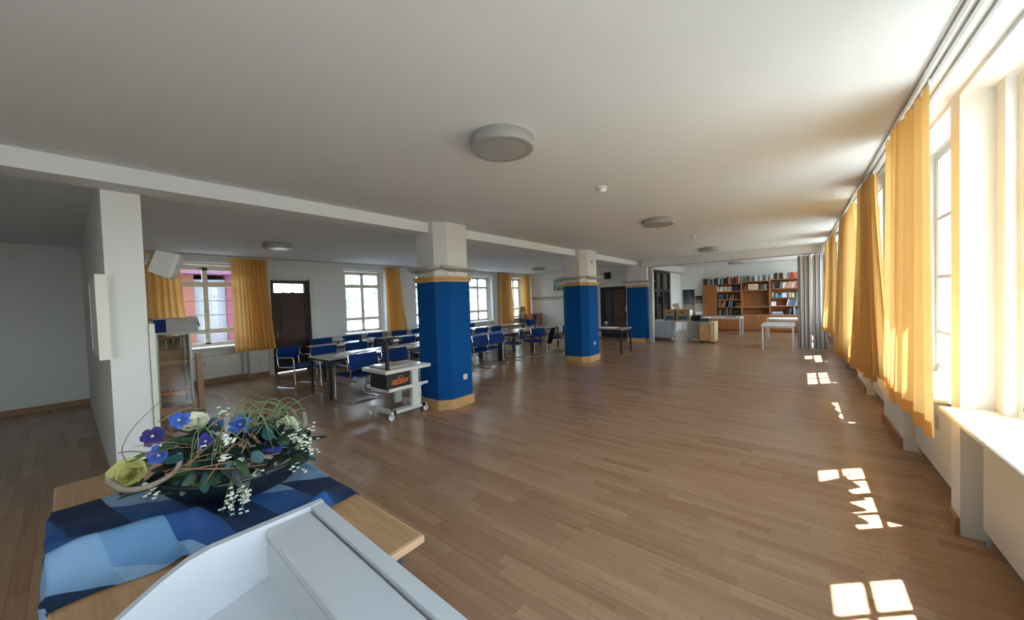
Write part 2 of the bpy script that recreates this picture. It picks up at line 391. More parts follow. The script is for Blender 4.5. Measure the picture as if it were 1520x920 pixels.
ar = MB(); ar.box(-0.06, 0.02, 3.05, 3.15, 0, 2.43); ar.box(-0.06, 0.02, 4.05, 4.15, 0, 2.43); ar.box(-0.06, 0.02, 3.15, 4.05, 2.33, 2.43)
o = struct(ar.build('trim_7', COLW, None, (-10.0, 0, 0)), 'white moulded surround of the dark brown door', 'door surround')
portal(-10.42, 3.15, 4.05, 1.95, 2.25, 1)
d = thing('door_2', 'black framed glazed double door in the far wall between two blue columns', 'door', (0, YF+0.05, 0)); d['kind'] = 'structure'
f_ = MB(); f_.box(DX0, DX0+0.13, -0.04, 0.04, 0, 2.02); f_.box(DX1-0.07, DX1, -0.04, 0.04, 0, 2.02); f_.box(DX0+0.13, DX1-0.07, -0.04, 0.04, 1.88, 2.02); f_.box(DX0+0.13, DX1-0.07, -0.04, 0.04, 0, 0.16); f_.box(-5.80, -5.74, -0.04, 0.04, 0.16, 1.88)
f_.build('door_frame', BLACK, d)
MB().box(DX0+0.13, -5.80, -0.005, 0.005, 0.16, 1.88).build('pane', glass('corridor_glass', (0.85, 0.9, 0.88)), d)
MB().box(-5.74, DX1-0.07, -0.02, 0.02, 0.16, 1.88).build('door_leaf', wood('corridor_door', (0.10, 0.045, 0.02), (0.15, 0.07, 0.035), 0.4, (20, 20, 2)), d)
MB().tube([(-5.36, -0.02, 0.95), (-5.36, -0.07, 0.95), (-5.48, -0.075, 0.95)], 0.012, 6).build('door_handle', CHROME, d)
# corridor behind the glazed door
cb = MB(); cb.box(-6.7, -5.2, YF+0.9, YF+1.0, 0, ZC)
cb.box(-6.8, -6.7, YF+0.15, YF+1.0, 0, ZC); cb.box(-5.1, -4.4, 17.5, 17.6, 0, ZC)
struct(cb.build('wall_corridor', mat('corridor_wall', (0.30, 0.36, 0.34), 0.9)))
cg = MB()
n = 40; rows = []
for k in range(2):
    rows.append([(-6.2+0.45*i/n, YF+0.25+0.03*math.sin(i*1.1), 0.0+1.95*k) for i in range(n+1)])
cg.loft(rows, False, True, closed=False)
tag(cg.build('corridor_curtain', fabric('corridor_curtain_cloth', (0.40, 0.48, 0.44), 0.3)), 'pale green curtain behind the glass of the far black door', 'curtain')

# ------------------------------------------------------------------ columns
def octa(x0, x1, y0, y1, c): return [(x0+c,y0),(x1-c,y0),(x1,y0+c),(x1,y1-c),(x1-c,y1),(x0+c,y1),(x0,y1-c),(x0,y0+c)]
def column(y0, y1, lab, sock, ornate):
    x0, x1 = -4.78, -4.085
    c = thing('column', lab, 'column', (0, 0, 0)); c['kind'] = 'structure'
    MB().prism(octa(x0, x1, y0, y1, 0.145), 0, ZC).build('shaft', COLW, c)
    MB().prism(octa(x0-0.012, x1+0.012, y0-0.012, y1+0.012, 0.148), 0.13, 1.925).build('blue_panel', BLUEP, c)
    bs = MB().prism(octa(x0-0.035, x1+0.035, y0-0.035, y1+0.035, 0.155), 0.0, 0.13); bs.prism(octa(x0-0.022, x1+0.022, y0-0.022, y1+0.022, 0.15), 0.13, 0.14)
    bs.build('baseboard', OAK, c)
    tr = MB(); tr.prism(octa(x0-0.03, x1+0.03, y0-0.03, y1+0.03, 0.153), 1.92, 1.945); tr.prism(octa(x0-0.045, x1+0.045, y0-0.045, y1+0.045, 0.158), 1.945, 1.975); tr.prism(octa(x0-0.06, x1+0.06, y0-0.06, y1+0.06, 0.163), 1.975, 2.0)
    trim = tr.build('trim_band', GOLD, c)
    if ornate:                                                   # moulded beads along the visible faces
        dn = MB(); P = octa(x0-0.05, x1+0.05, y0-0.05, y1+0.05, 0.16)
        for i in (7, 0, 1, 2):
            a = Vector((*P[i], 0)); b_ = Vector((*P[(i+1) % 8], 0)); L = (b_-a).length; k = max(2, int(L/0.03))
            for j in range(k):
                p = a.lerp(b_, (j+0.5)/k); dn.ball((p.x, p.y, 1.96), 0.012, 6)
        dn.build('bead_moulding', GOLD, trim)
    if sock:
        s = MB().bbox(x1+0.010, x1+0.025, sock-0.04, sock+0.04, 0.40, 0.48, 0.004).build('socket', WHITE, c)
        MB().lathe([(0.022, 0), (0.022, 0.002), (0.017, 0.002), (0.017, 0.003)], 14, Matrix.Translation((x1+0.025, sock, 0.44)) @ Matrix.Rotation(PI/2, 4, 'Y')).build('socket_insert', mat('socket_grey', (0.55, 0.55, 0.55), 0.5), s)
    return c
column(3.47, 4.16, 'nearest and largest blue panelled column with gold trim', 3.87, True)
column(8.04, 8.84, 'middle blue panelled column with a white socket on its side', 7.95+0.5, True)
c3 = column(12.50, 13.22, 'farthest blue panelled column beside the folding partition opening', None, False)
sw = MB(); sw.box(-4.805, -4.79, 12.55, 12.62, 1.05, 1.30)
sw.box(-4.805, -4.79, 12.55, 12.60, 0.62, 0.68); sw.build('switch_plate', WHITE, c3)
struct(B('trim_8', COLW, None, -4.95, -4.82, 13.2, 13.32, 0, ZC), 'white upright edge left of the farthest blue column', 'post')

# wall lamps on the columns: boat shaped up-lighters
def uplight(lab, p, rz, L=0.78, D=0.2):
    t = thing('wall_lamp', lab, 'lamp', p, rz, 'boat shaped wall lamps on the columns')
    # local: x along the wall, y away from wall
    n = 14; rings = []
    for k, (sc, z) in enumerate(((0.45, -0.055), (0.8, -0.03), (1.0, 0.0))):
        out = [(L/2*sc*math.cos(PI*i/n) if 0 < i < n else (L/2*sc if i == 0 else -L/2*sc), 0.004+D*sc*max(0, math.sin(PI*i/n))**0.8, z+0.02*abs(math.cos(PI*i/n))*(k == 2)) for i in range(n+1)]
        rings.append(out)
    inner = [(x_*0.97, max(0.008, y_-0.004), z_-0.002) for x_, y_, z_ in rings[2]]
    MB().loft(rings+[inner, [(x_*0.95, max(0.01, y_*0.9), z_+0.012) for x_, y_, z_ in rings[0]]], True, True).build('lamp_bowl', mat('lamp_cream', (0.44, 0.41, 0.38), 0.45), t)
    MB().box(-0.08, 0.08, 0.0, 0.03, -0.07, 0.03).build('wall_mount', WHITE, t)
    MB().tube([(-0.12, 0.09, -0.022), (0.12, 0.09, -0.022)], 0.012, 8).build('bulb', WHITE, t)
for yy0, yy1, nm in ((3.47, 4.16, 'nearest'), (8.04, 8.84, 'middle'), (12.50, 13.22, 'farthest')):
    ym = (yy0+yy1)/2
    uplight('boat shaped wall lamp on the window-side face of the %s blue column' % nm, (-4.085, ym, 2.125), -PI/2)
    uplight('boat shaped wall lamp on the near face of the %s blue column' % nm, (-4.43, yy0, 2.125), PI)
    uplight('boat shaped wall lamp on the left side of the %s blue column' % nm, (-4.78, ym, 2.125), PI/2)
vt = MB().bbox(-4.085, -4.075, 8.40, 8.50, 2.48, 2.56, 0.004)
tag(vt.build('wall_plate', GREYM), 'small grey square plate high on the middle column', 'wall plate')

# ------------------------------------------------------------------ ceiling lamps and detectors
def drum(lab, x, y):
    t = thing('ceiling_lamp', lab, 'lamp', (x, y, ZC), 0, 'round drum lamps on the ceiling')
    MB().lathe([(0.225, 0), (0.235, -0.012), (0.235, -0.078), (0.228, -0.088), (0.222, -0.088)], 40).build('lamp_body', mat('lamp_grey', (0.36, 0.355, 0.34), 0.5), t)
    MB().lathe([(0.222, -0.080), (0.221, -0.086), (0.15, -0.089), (0.0005, -0.090)], 40).build('diffuser', mat('lamp_diffuser', (0.42, 0.415, 0.40), 0.35), t)
drum('largest and nearest round grey drum lamp on the ceiling', -1.71, 2.09)
drum('second nearest round grey ceiling lamp beyond the white detector', -1.72, 5.95)
drum('third round grey ceiling lamp just before the header beam', -1.80, 10.62)
drum('round ceiling lamp in the library room beyond the header beam', -1.87, 16.3)
drum('round lamp on the left bay ceiling before the brown door', -7.62, 2.55)
drum('round lamp on the left bay ceiling hidden behind the nearest column', -7.68, 7.0)
drum('round lamp on the left bay ceiling near the far curtains', -7.75, 11.4)
def detector(lab, x, y):
    t = thing('smoke_detector', lab, 'detector', (x, y, ZC))
    MB().lathe([(0.062, 0), (0.062, -0.014)], 20).build('base', WHITE, t)
    MB().lathe([(0.045, -0.014), (0.052, -0.025), (0.050, -0.05), (0.03, -0.058)], 20).build('sensor_head', WHITE, t)
detector('white smoke detector between the two nearest ceiling lamps', -1.67, 3.74)
detector('small white smoke detector near the third ceiling lamp', -1.67, 8.18)
detector('small white smoke detector on the left bay ceiling', -7.49, 4.53)

# ------------------------------------------------------------------ curtains and tracks
GLI = MB().box(-0.005, 0.005, -0.006, 0.006, -0.004, 0.024).mesh('glider', WHITE)
def curtain(lab, top, bot, zt, zb, folds, amp, nrm, grp, p=1.6, hem=True, seed=0):
    """top=((x,y),(x,y)), bot likewise; folds displaced along nrm"""
    rnd = random.Random(seed); nu, nv = max(60, folds*9), 22
    ph = [rnd.uniform(0, 6.28) for _ in range(6)]
    b = MB(); rings = []
    for j in range(nv+1):
        v = j/nv; z = zt+(zb-zt)*v; s = v**p
        ring = []
        for i in range(nu+1):
            u = i/nu
            tx = top[0][0]+(top[1][0]-top[0][0])*u; ty = top[0][1]+(top[1][1]-top[0][1])*u
            bx = bot[0][0]+(bot[1][0]-bot[0][0])*u; by = bot[0][1]+(bot[1][1]-bot[0][1])*u
            uu_ = u+0.02*math.sin(3*u*6.28/2+ph[0])+0.006*math.sin(v*3+ph[1]+u*9)
            a = amp*(0.75+0.45*math.sin(u*5+ph[2]))*(0.7+0.5*v)
            off = a*math.sin(2*PI*folds*uu_+ph[3])+0.35*a*math.sin(2*PI*folds*2.3*uu_+ph[4]+v*1.2)*(1-0.6*v)
            ring.append((tx+(bx-tx)*s+nrm[0]*off, ty+(by-ty)*s+nrm[1]*off, z+0.008*math.sin(u*11+ph[5])*v))
        rings.append(ring)
    b.loft(rings, False, True, closed=False)
    t = thing('curtain', lab, 'curtain', (0,0,0), 0, grp)
    b.build('cloth', CURT, t)
    if hem:
        h = MB(); hr = []
        for r, dz in ((rings[-1], 0.085), (rings[-1], 0.0)):
            hr.append([(q[0]-nrm[0]*0.004, q[1]-nrm[1]*0.004, q[2]+dz) for q in r])
        h.loft(hr, False, True, closed=False).build('hem', CURT, t)
    for i in range(folds+1):
        q = rings[0][min(nu, int(i*nu/folds))]; put('glider', GLI, t, q)
    return t
GR = 'yellow curtains along the right wall'; GL = 'yellow curtains along the left wall'
curtain('nearest yellow curtain at the right edge of the room', ((0.60, 3.15), (0.58, 4.20)), ((0.57, 2.94), (0.60, 4.42)), ZC-0.05, 0.765, 7, 0.035, (1, 0), GR, seed=1)
curtain('second yellow curtain from the right, wide and sunlit at its near edge', ((0.62, 5.15), (0.57, 5.95)), ((0.69, 5.02), (0.475, 5.75)), ZC-0.05, 0.70, 8, 0.032, (1, 0.2), GR, seed=2)
curtain('third yellow curtain from the right, narrow and slanting', ((0.60, 6.6), (0.58, 8.25)), ((0.65, 5.42), (0.48, 8.2)), ZC-0.05, 0.57, 8, 0.032, (1, 0), GR, p=0.8, seed=3)  # hidden near edge flared wide to block sun through the window behind
curtain('fourth yellow curtain from the right, near the folding partition', ((0.60, 9.75), (0.58, 10.9)), ((0.60, 9.6), (0.48, 11.1)), ZC-0.05, 0.66, 8, 0.03, (1, 0), GR, seed=4)
curtain('yellow curtain beside the folding partition, only a sliver showing', ((0.60, 11.9), (0.58, 12.35)), ((0.60, 11.95), (0.5, 12.35)), ZC-0.05, 0.66, 5, 0.025, (1, 0), GR, seed=5)
curtain('yellow curtain in the far left of the frame behind the grey speaker', ((-9.85, 0.62), (-9.85, 1.52)), ((-9.85, 0.60), (-9.85, 1.62)), ZC-0.05, 0.66, 8, 0.035, (1, 0), GL, seed=6)
curtain('wide yellow curtain between the pink-walled window and the brown door', ((-9.85, 2.36), (-9.85, 3.06)), ((-9.80, 2.34), (-9.80, 3.16)), ZC-0.05, 0.65, 10, 0.035, (1, 0), GL, seed=7)
curtain('yellow curtain just left of the nearest blue column', ((-9.85, 6.20), (-9.85, 6.70)), ((-9.83, 6.24), (-9.83, 6.92)), ZC-0.05, 0.71, 7, 0.035, (1, 0), GL, seed=8)
curtain('yellow curtain right of the nearest column, left of the far corner window', ((-9.85, 11.55), (-9.85, 12.38)), ((-9.83, 11.52), (-9.83, 12.52)), ZC-0.05, 0.62, 9, 0.035, (1, 0), GL, seed=9)
curtain('yellow curtain in the far left corner by the wooden cabinet', ((-9.85, 13.1), (-9.80, 13.62)), ((-9.83, 13.05), (-9.78, 13.62)), ZC-0.05, 0.66, 7, 0.03, (1, 0), GL, seed=10)
def track(lab, x, y0, y1, xs):
    t = thing('curtain_track', lab, 'curtain rail', (x, 0, ZC))
    for dx in xs: MB().box(dx-0.008, dx+0.008, y0, y1, -0.022, -0.004).build('rail', GREYM, t)
    MB().box(min(xs)-0.02, max(xs)+0.02, y0, y1, -0.004, 0).build('rail_plate', WHITE, t)
track('triple curtain rail on the ceiling along the right wall', 0.62, YB+0.1, 12.4, (-0.045, 0.0, 0.06))
track('curtain rail on the ceiling along the left wall', -9.85, 0.5, 13.6, (0.0, 0.06))

# ------------------------------------------------------------------ radiators
def radiator(lab, x, y0, y1, z0, z1, sx):
    t = thing('radiator', lab, 'radiator', (x, y0, 0), 0, 'flat white panel radiators'); L = y1-y0
    a, b_ = (0, 0.07) if sx > 0 else (-0.07, 0)
    MB().bbox(a, b_, 0, L, z0, z1, 0.01).build('panel', RADW, t)
    g = MB()
    for i in range(int(L/0.04)): g.box(a+0.012, b_-0.012, 0.02+i*0.04, 0.034+i*0.04, z1, z1+0.004)
    g.build('grille', GREYM, t)
    v = MB().tube([(0.03*sx, L+0.05, z1-0.05), (0.03*sx, L+0.05, 0.0)], 0.012, 8); v.tube([(0.03*sx, L, z1-0.05), (0.03*sx, L+0.05, z1-0.05)], 0.012, 8); v.lathe([(0.02, 0), (0.024, 0.03), (0.018, 0.06)], 10, Matrix.Translation((0.03*sx, L+0.05, z1-0.06))); v.build('valve_pipe', GREYM, t)
    MB().box((0.072 if sx > 0 else -0.080), (0.080 if sx > 0 else -0.072), L*0.42, L*0.45, z0+(z1-z0)*0.6, z0+(z1-z0)*0.78).build('heat_meter', GREYM, t)
for i, (a, b_) in enumerate(LW[:4]):
    radiator('white panel radiator under the ' + ['window left of the brown door', 'bright window right of the brown door', 'window behind the nearest column', 'window right of the nearest column'][i], -10.12, a+0.02, b_-0.1, 0.12, 0.60, 1)
for i in range(2, 7):
    a, b_ = RW[i]
    radiator('white panel radiator under the right wall window ' + ['before the first yellow curtain', 'between the first and second yellow curtains', 'between the second and third yellow curtains', 'between the third and fourth yellow curtains', 'beside the folding partition'][i-2], 0.93, a+0.02, b_, 0.12, 0.70, -1)

# ------------------------------------------------------------------ wall things
def speaker(lab, loc, rot, w, h, dp, m, front):
    t = thing('loudspeaker', lab, 'speaker', loc); t.rotation_euler = rot
    MB().loft([[(-w/2*.72,-dp,-h/2*.86),(w/2*.72,-dp,-h/2*.86),(w/2*.72,-dp,h/2*.86),(-w/2*.72,-dp,h/2*.86)],[(-w/2,-.02,-h/2),(w/2,-.02,-h/2),(w/2,-.02,h/2),(-w/2,-.02,h/2)],[(-w/2*.97,0,-h/2*.97),(w/2*.97,0,-h/2*.97),(w/2*.97,0,h/2*.97),(-w/2*.97,0,h/2*.97)]], True, False).build('cabinet', m, t)
    MB().bbox(-w/2*.9, w/2*.9, -0.004, 0.008, -h/2*.9, h/2*.9, 0.004).build('grille', front, t)
    br = MB(); br.tube([(0, -dp*0.6, 0), (0, -dp-0.02, 0), (0, -dp-0.05, 0)], 0.012, 6); br.box(-0.03, 0.03, -dp-0.055, -dp-0.045, -0.05, 0.05); br.build('bracket', GREYM, t)
    return t
speaker('light grey loudspeaker tilted on a bracket beside the left pier', (-4.66, 0.70, 2.03), (-0.32, 0, -0.35), 0.17, 0.24, 0.17, mat('speaker_grey', (0.50, 0.50, 0.49), 0.5), mat('speaker_grille', (0.56, 0.56, 0.55), 0.6))
speaker('small black loudspeaker above the far black glass door', (-5.90, YF-0.25, 2.45), (-0.15, 0, PI-0.35), 0.24, 0.27, 0.16, BLACK, mat('black_grille', (0.02, 0.02, 0.02), 0.8))
nb = thing('notice_board', 'white framed board seen edge-on at the left of the pier', 'board', (0, 0, 0))
B('board_panel', WHITE, nb, -5.6, -4.54, 0.175, 0.233, 1.25, 1.91)
fr = MB()
for q in ((-5.62,-4.52,0.17,0.24,1.22,1.25),(-5.62,-4.52,0.17,0.24,1.91,1.935),(-4.54,-4.51,0.17,0.24,1.22,1.935),(-5.62,-5.59,0.17,0.24,1.22,1.935)): fr.box(*q)
fr.build('board_frame', mat('cream_frame', (0.78, 0.76, 0.68), 0.5), nb)
hk = thing('coat_rack', 'long pale coat rail with a row of hooks on the far left wall', 'coat rack', (0, YF, 1.60))
B('rail_board', mat('pale_board', (0.74, 0.70, 0.62), 0.6), hk, -9.75, -7.85, -0.022, 0, -0.05, 0.12, bev=0.004)
for i in range(18):
    xq = -9.66+i*0.104; h = MB(); h.tube([(xq, -0.022, 0.07), (xq, -0.06, 0.06), (xq, -0.085, 0.09), (xq, -0.075, 0.125)], 0.012, 6); h.tube([(xq, -0.022, 0.03), (xq, -0.05, 0.01), (xq, -0.065, 0.025)], 0.007, 6); h.build('hook', mat('hook_metal', (0.07, 0.06, 0.05), 0.5), hk)
def picture(lab, cols, scale, loc, w, h, rz=0.0, frame=None, ramp=None):
    m = bpy.data.materials.new(lab[:40]); m.use_nodes = True; n, l = m.node_tree.nodes, m.node_tree.links; b = n['Principled BSDF']; b.inputs['Roughness'].default_value = 0.5
    t = n.new('ShaderNodeTexCoord'); nz = n.new('ShaderNodeTexNoise'); nz.inputs['Scale'].default_value = scale; nz.inputs['Detail'].default_value = 4; nz.inputs['Distortion'].default_value = 1.2
    l.new(t.outputs['Object'], nz.inputs['Vector']); sp_ = n.new('ShaderNodeSeparateXYZ'); l.new(t.outputs['Object'], sp_.inputs[0])
    a = n.new('ShaderNodeMath'); a.operation = 'MULTIPLY_ADD'; a.inputs[1].default_value = -0.5/h; l.new(sp_.outputs['Z'], a.inputs[0]); l.new(nz.outputs['Fac'], a.inputs[2])
    c = n.new('ShaderNodeValToRGB'); l.new(a.outputs[0], c.inputs[0]); el = c.color_ramp.elements
    for i, q in enumerate(cols):
        pos = 0.2+0.6*i/(len(cols)-1)
        if i < 2: el[i].position = pos; el[i].color = (*q, 1)
        else: k = el.new(pos); k.color = (*q, 1)
    l.new(c.outputs[0], b.inputs['Base Color'])
    t_ = thing('wall_picture', lab, 'picture', loc, rz)
    MB().box(-w/2, w/2, -0.012, 0, -h/2, h/2).build('picture_print', m, t_)
    if frame:
        f = MB(); f.box(-w/2-0.02, w/2+0.02, -0.02, 0, h/2, h/2+0.02); f.box(-w/2-0.02, w/2+0.02, -0.02, 0, -h/2-0.02, -h/2); f.box(-w/2-0.02, -w/2, -0.02, 0, -h/2, h/2); f.box(w/2, w/2+0.02, -0.02, 0, -h/2, h/2)
        f.build('picture_frame', frame, t_)
    return t_
picture('blue and red brown picture high on the far left wall beside the middle column', [(0.06,0.16,0.20), (0.45,0.55,0.58), (0.30,0.32,0.30), (0.20,0.06,0.04)], 5, (-8.22, YF, 2.22), 0.62, 0.50, 0, WHITE)
picture('tall dark blue and brown poster on the white wall of the library room', [(0.012,0.03,0.055), (0.05,0.075,0.10), (0.36,0.26,0.20), (0.55,0.45,0.37)], 2.2, (-3.84, 17.62, 1.22), 0.50, 1.22)
picture('small brown picture between the tall poster and the bookcase', [(0.05,0.03,0.02), (0.16,0.09,0.06), (0.45,0.40,0.33)], 9, (-3.42, 17.62, 1.37), 0.24, 0.28, 0, mat('dark_frame', (0.06,0.04,0.03), 0.5))
sk = MB().bbox(0, 0.012, -0.04, 0.04, -0.035, 0.035, 0.003)
t = thing('socket', 'white socket low on the wall under the wide yellow curtain', 'socket', (-10.0, 2.86, 0.36))
sk.build('plate', WHITE, t); MB().box(0.012, 0.014, -0.022, 0.022, -0.022, 0.022).build('insert', mat('socket_grey', (0.55,0.55,0.55), 0.5), t)

# ------------------------------------------------------------------ dark glazed partition of the library room
gp = thing('wall_glazed', 'dark framed glazed partition left of the library room', 'partition', (-4.24, 0, 0)); gp['kind'] = 'structure'
DK = mat('dark_frame_paint', (0.03, 0.03, 0.032), 0.5)
g = MB()
for ya in (13.2, 14.15, 14.95, 15.9): g.box(-0.05, 0.05, ya, ya+0.08, 0, 2.56)
g.box(-0.05, 0.05, 13.28, 15.9, 2.48, 2.56); g.box(-0.05, 0.05, 13.28, 15.9, 1.76, 1.86); g.box(-0.05, 0.05, 13.28, 15.9, 0, 0.12); g.build('partition_frame', DK, gp)
PG = glass('partition_glass', (0.55, 0.55, 0.53), 0.12)
for ya, yb in ((13.28, 14.15), (14.23, 14.95), (15.03, 15.9)):
    for za, zb in ((0.12, 1.76), (1.86, 2.48)): MB().box(-0.004, 0.004, ya, yb, za, zb).build('pane', PG, gp)
struct(MB().box(-5.2, -5.1, YF+0.15, 17.6, 0, ZC).build('wall_passage', mat('passage_wall', (0.22, 0.19, 0.16), 0.9)))

# ------------------------------------------------------------------ folding partition
fp = thing('folding_partition', 'grey folding partition pushed together at the right wall', 'partition', (0, YH+0.12, 0))
PA = mat('partition_pale', (0.70, 0.69, 0.68), 0.6); PB = mat('partition_mauve', (0.46, 0.42, 0.42), 0.6); PJ = mat('partition_joint', (0.03, 0.03, 0.032), 0.7)
def pleat(xa, xb, ya, yb, m):
    d_ = Vector((xb-xa, yb-ya, 0)); n_ = Vector((-d_.y, d_.x, 0)).normalized()*0.012
    MB().prism([(xa-n_.x, ya-n_.y), (xb-n_.x, yb-n_.y), (xb+n_.x, yb+n_.y), (xa+n_.x, ya+n_.y)], 0.02, 2.55).build('partition_panel', m, fp)
    MB().lathe([(0.011, 0.02), (0.011, 2.57)], 8, Matrix.Translation((xb, yb, 0))).build('hinge', PJ, fp)
xq = 0.015
for k in range(12):
    if k == 6: xq += 0.05
    nx = xq+0.045
    ya, yb = (0.05, 0.11) if k % 2 else (0.11, 0.05)
    pleat(xq, nx, ya, yb, PB if k in (0, 4, 7) else PA); xq = nx

# ------------------------------------------------------------------ library: bookcase units
YC0, YC1 = 17.38, 17.83
def unit(lab, x0, x1, ztop, shelves, doors, kind='bookcase', cat='bookcase'):
    t = thing(kind, lab, cat, (0, YC0, 0)); D = YC1-YC0; w = 0.025
    MB().box(x0, x0+w, 0.0, D, 0, ztop).build('side_panel', SHELFW, t); MB().box(x1-w, x1, 0.0, D, 0, ztop).build('side_panel', SHELFW, t)
    MB().box(x0+w, x1-w, 0.0, D, ztop-w, ztop).build('top_panel', SHELFW, t); MB().box(x0+w, x1-w, D-0.012, D, 0.08, ztop-w).build('back_panel', SHELFW, t)
    MB().box(x0+w, x1-w, 0.03, D-0.012, 0, 0.08).build('plinth', SHELFW, t)
    for z in shelves: MB().box(x0+w, x1-w, 0.01, D-0.012, z-0.024, z).build('shelf', wood('shelf_edge_wood', (0.42,0.20,0.075), (0.50,0.25,0.10), 0.45, (6,20,20)), t)
    for (da, db, za, zb, hx) in doors:
        dd = MB().bbox(da+0.003, db-0.003, -0.02, 0.0, za, zb, 0.003).build('door', SHELFW, t)
        MB().ball((hx, -0.032, (za+zb)/2), 0.012, 8).build('knob', mat('knob_brass', (0.5,0.38,0.2), 0.3, 0.8), dd)
    return t
unit('closed wooden cupboard with one tall door at the left end of the bookcase wall', -3.22, -2.72, 1.99, (0.66,), [(-3.22, -2.72, 0.66, 1.985, -2.76), (-3.22, -2.72, 0.09, 0.65, -2.76)], 'tall_cupboard', 'cupboard')
unit('wooden bookcase of four book shelves right of the closed cupboard', -2.72, -1.80, 1.99, (0.67, 1.02, 1.34, 1.68), [(-2.72, -2.26, 0.09, 0.655, -2.30), (-2.26, -1.80, 0.09, 0.655, -2.22)])
unit('wooden bookcase with a big open bay in the middle of the bookcase wall', -1.80, -0.85, 2.05, (0.70, 1.02, 1.70), [(-1.80, -1.325, 0.09, 0.685, -1.36), (-1.325, -0.85, 0.09, 0.685, -1.29)])
unit('right wooden bookcase next to the folding partition', -0.85, 0.32, 2.09, (0.70, 1.045, 1.365, 1.73), [(-0.85, -0.265, 0.09, 0.685, -0.31), (-0.265, 0.32, 0.09, 0.685, -0.22)])
BC = {'black': (0.015,0.015,0.017), 'dark brown': (0.07,0.035,0.02), 'cream': (0.62,0.54,0.40), 'white': (0.74,0.72,0.68), 'grey': (0.30,0.30,0.30), 'navy': (0.02,0.04,0.12),
      'pale blue': (0.30,0.45,0.58), 'red': (0.45,0.05,0.04), 'pink': (0.65,0.30,0.28), 'dark green': (0.03,0.10,0.06), 'tan': (0.42,0.26,0.13), 'orange brown': (0.42,0.15,0.05), 'slate': (0.12,0.15,0.18), 'blue': (0.05,0.20,0.50)}
BM = {k: mat('book_'+k.replace(' ', '_'), v, 0.6) for k, v in BC.items()}
def book_mesh(m):
    return m
BOOKS = {}
def book(lab, grp, colr, x, z, w, h, d, lean, yfront):
    key = (colr, round(w, 3), round(h, 2))
    if key not in BOOKS:
        cv = MB(); cv.box(-w/2, -w/2+0.003, 0, d, 0, h); cv.box(w/2-0.003, w/2, 0, d, 0, h); cv.box(-w/2+0.003, w/2-0.003, 0, 0.003, 0, h)
        pg = MB().box(-w/2+0.003, w/2-0.003, 0.003, d-0.006, 0.004, h-0.004)
        BOOKS[key] = (cv.mesh('book', BM[colr]), pg.mesh('pages', PAPER))
    o = put('book', BOOKS[key][0], None, (x, yfront, z), (0, lean, 0)); tag(o, lab, 'book', grp)
    put('pages', BOOKS[key][1], o)
def row(x0, x1, z, hmin, hmax, pal, where, seed, lean=0.0, wmin=0.022, wmax=0.05, yoff=0.04):
    r = random.Random(seed); x_ = x0; i = 0; seq = []
    while True:
        w = round(r.uniform(wmin, wmax), 2); h = round(r.uniform(hmin, hmax), 2); c = r.choice(pal)
        eff = w/math.cos(lean) if lean == 0 else w*math.cos(lean)+0.012
        if x_+eff+abs(math.sin(lean))*h > x1: break
        seq.append((x_+w/2 if lean >= 0 else x_+w/2+0.0, w, h, c)); x_ += eff+0.0015; i += 1
    for k, (bx, w, h, c) in enumerate(seq):
        zz = z+abs(math.sin(lean))*w/2+0.0005
        book('%s book, %s from left %s' % (c, ordw(k), where), 'books '+where, c, bx, zz, w, h, 0.2, lean, YC0+yoff+r.uniform(0, 0.03))
DARK = ['black','slate','dark brown','navy','dark green','grey','pale blue','tan','black']
row(-3.20, -2.30, 1.991, 0.22, 0.30, ['slate','dark green','black','navy','pale blue','cream','dark brown'], 'atop left half of bookcase wall', 1, wmin=0.03)
row(-2.28, -1.82, 1.991, 0.22, 0.31, ['red','cream','black','black','dark brown','orange brown'], 'atop left bookcase near its black volumes', 2, wmin=0.03)
row(-1.78, -0.88, 2.051, 0.19, 0.26, ['cream','grey','tan','white','slate','pale blue','dark green'], 'on top of the middle bookcase', 3, wmin=0.03)
row(-0.83, -0.33, 2.091, 0.19, 0.25, ['cream','tan','black','grey','white','black'], 'on top of the right bookcase, left part', 4, wmin=0.03)
row(-0.32, 0.10, 2.091, 0.19, 0.25, ['red','orange brown','pink','red','slate','cream'], 'on top of the right bookcase, red part', 5, wmin=0.03)
row(-2.68, -2.15, 1.681, 0.18, 0.24, ['cream','cream','tan','white','orange brown'], 'on upper shelf of second bookcase, pale part', 6)
row(-2.12, -1.84, 1.681, 0.18, 0.26, ['navy','black','slate','grey'], 'on upper shelf of second bookcase, dark part', 7)
row(-2.62, -2.25, 1.341, 0.14, 0.22, ['slate','black','navy'], 'on second shelf of second bookcase, dark part', 8)
row(-2.22, -1.90, 1.341, 0.14, 0.2, ['tan','dark brown','black'], 'on second shelf of second bookcase, brown part', 9, lean=0.2)
row(-2.68, -2.52, 1.021, 0.2, 0.26, ['orange brown','tan','dark brown'], 'on third shelf of second bookcase, left end', 10)
row(-2.50, -2.32, 1.021, 0.22, 0.27, ['orange brown','cream','tan'], 'leaning on third shelf of second bookcase', 11, lean=0.22)
row(-2.28, -2.05, 1.021, 0.24, 0.28, ['pale blue','slate','blue'], 'leaning, bluish, on third shelf of second bookcase', 12, lean=0.18)
row(-2.02, -1.84, 1.021, 0.15, 0.22, ['dark brown','tan'], 'on third shelf of second bookcase, right end', 13)
row(-2.68, -2.30, 0.671, 0.2, 0.29, ['orange brown','tan','black','grey','dark brown'], 'on lowest shelf of second bookcase, left part', 14)
row(-2.28, -2.12, 0.671, 0.22, 0.28, ['slate','grey','black'], 'on lowest shelf of second bookcase, middle', 15)
row(-1.76, -1.60, 1.701, 0.16, 0.2, ['tan','dark brown'], 'left of the cream box in the middle bookcase', 16)
row(-1.20, -0.89, 1.701, 0.17, 0.25, ['tan','grey','dark brown','slate'], 'right of the cream box in the middle bookcase', 17)
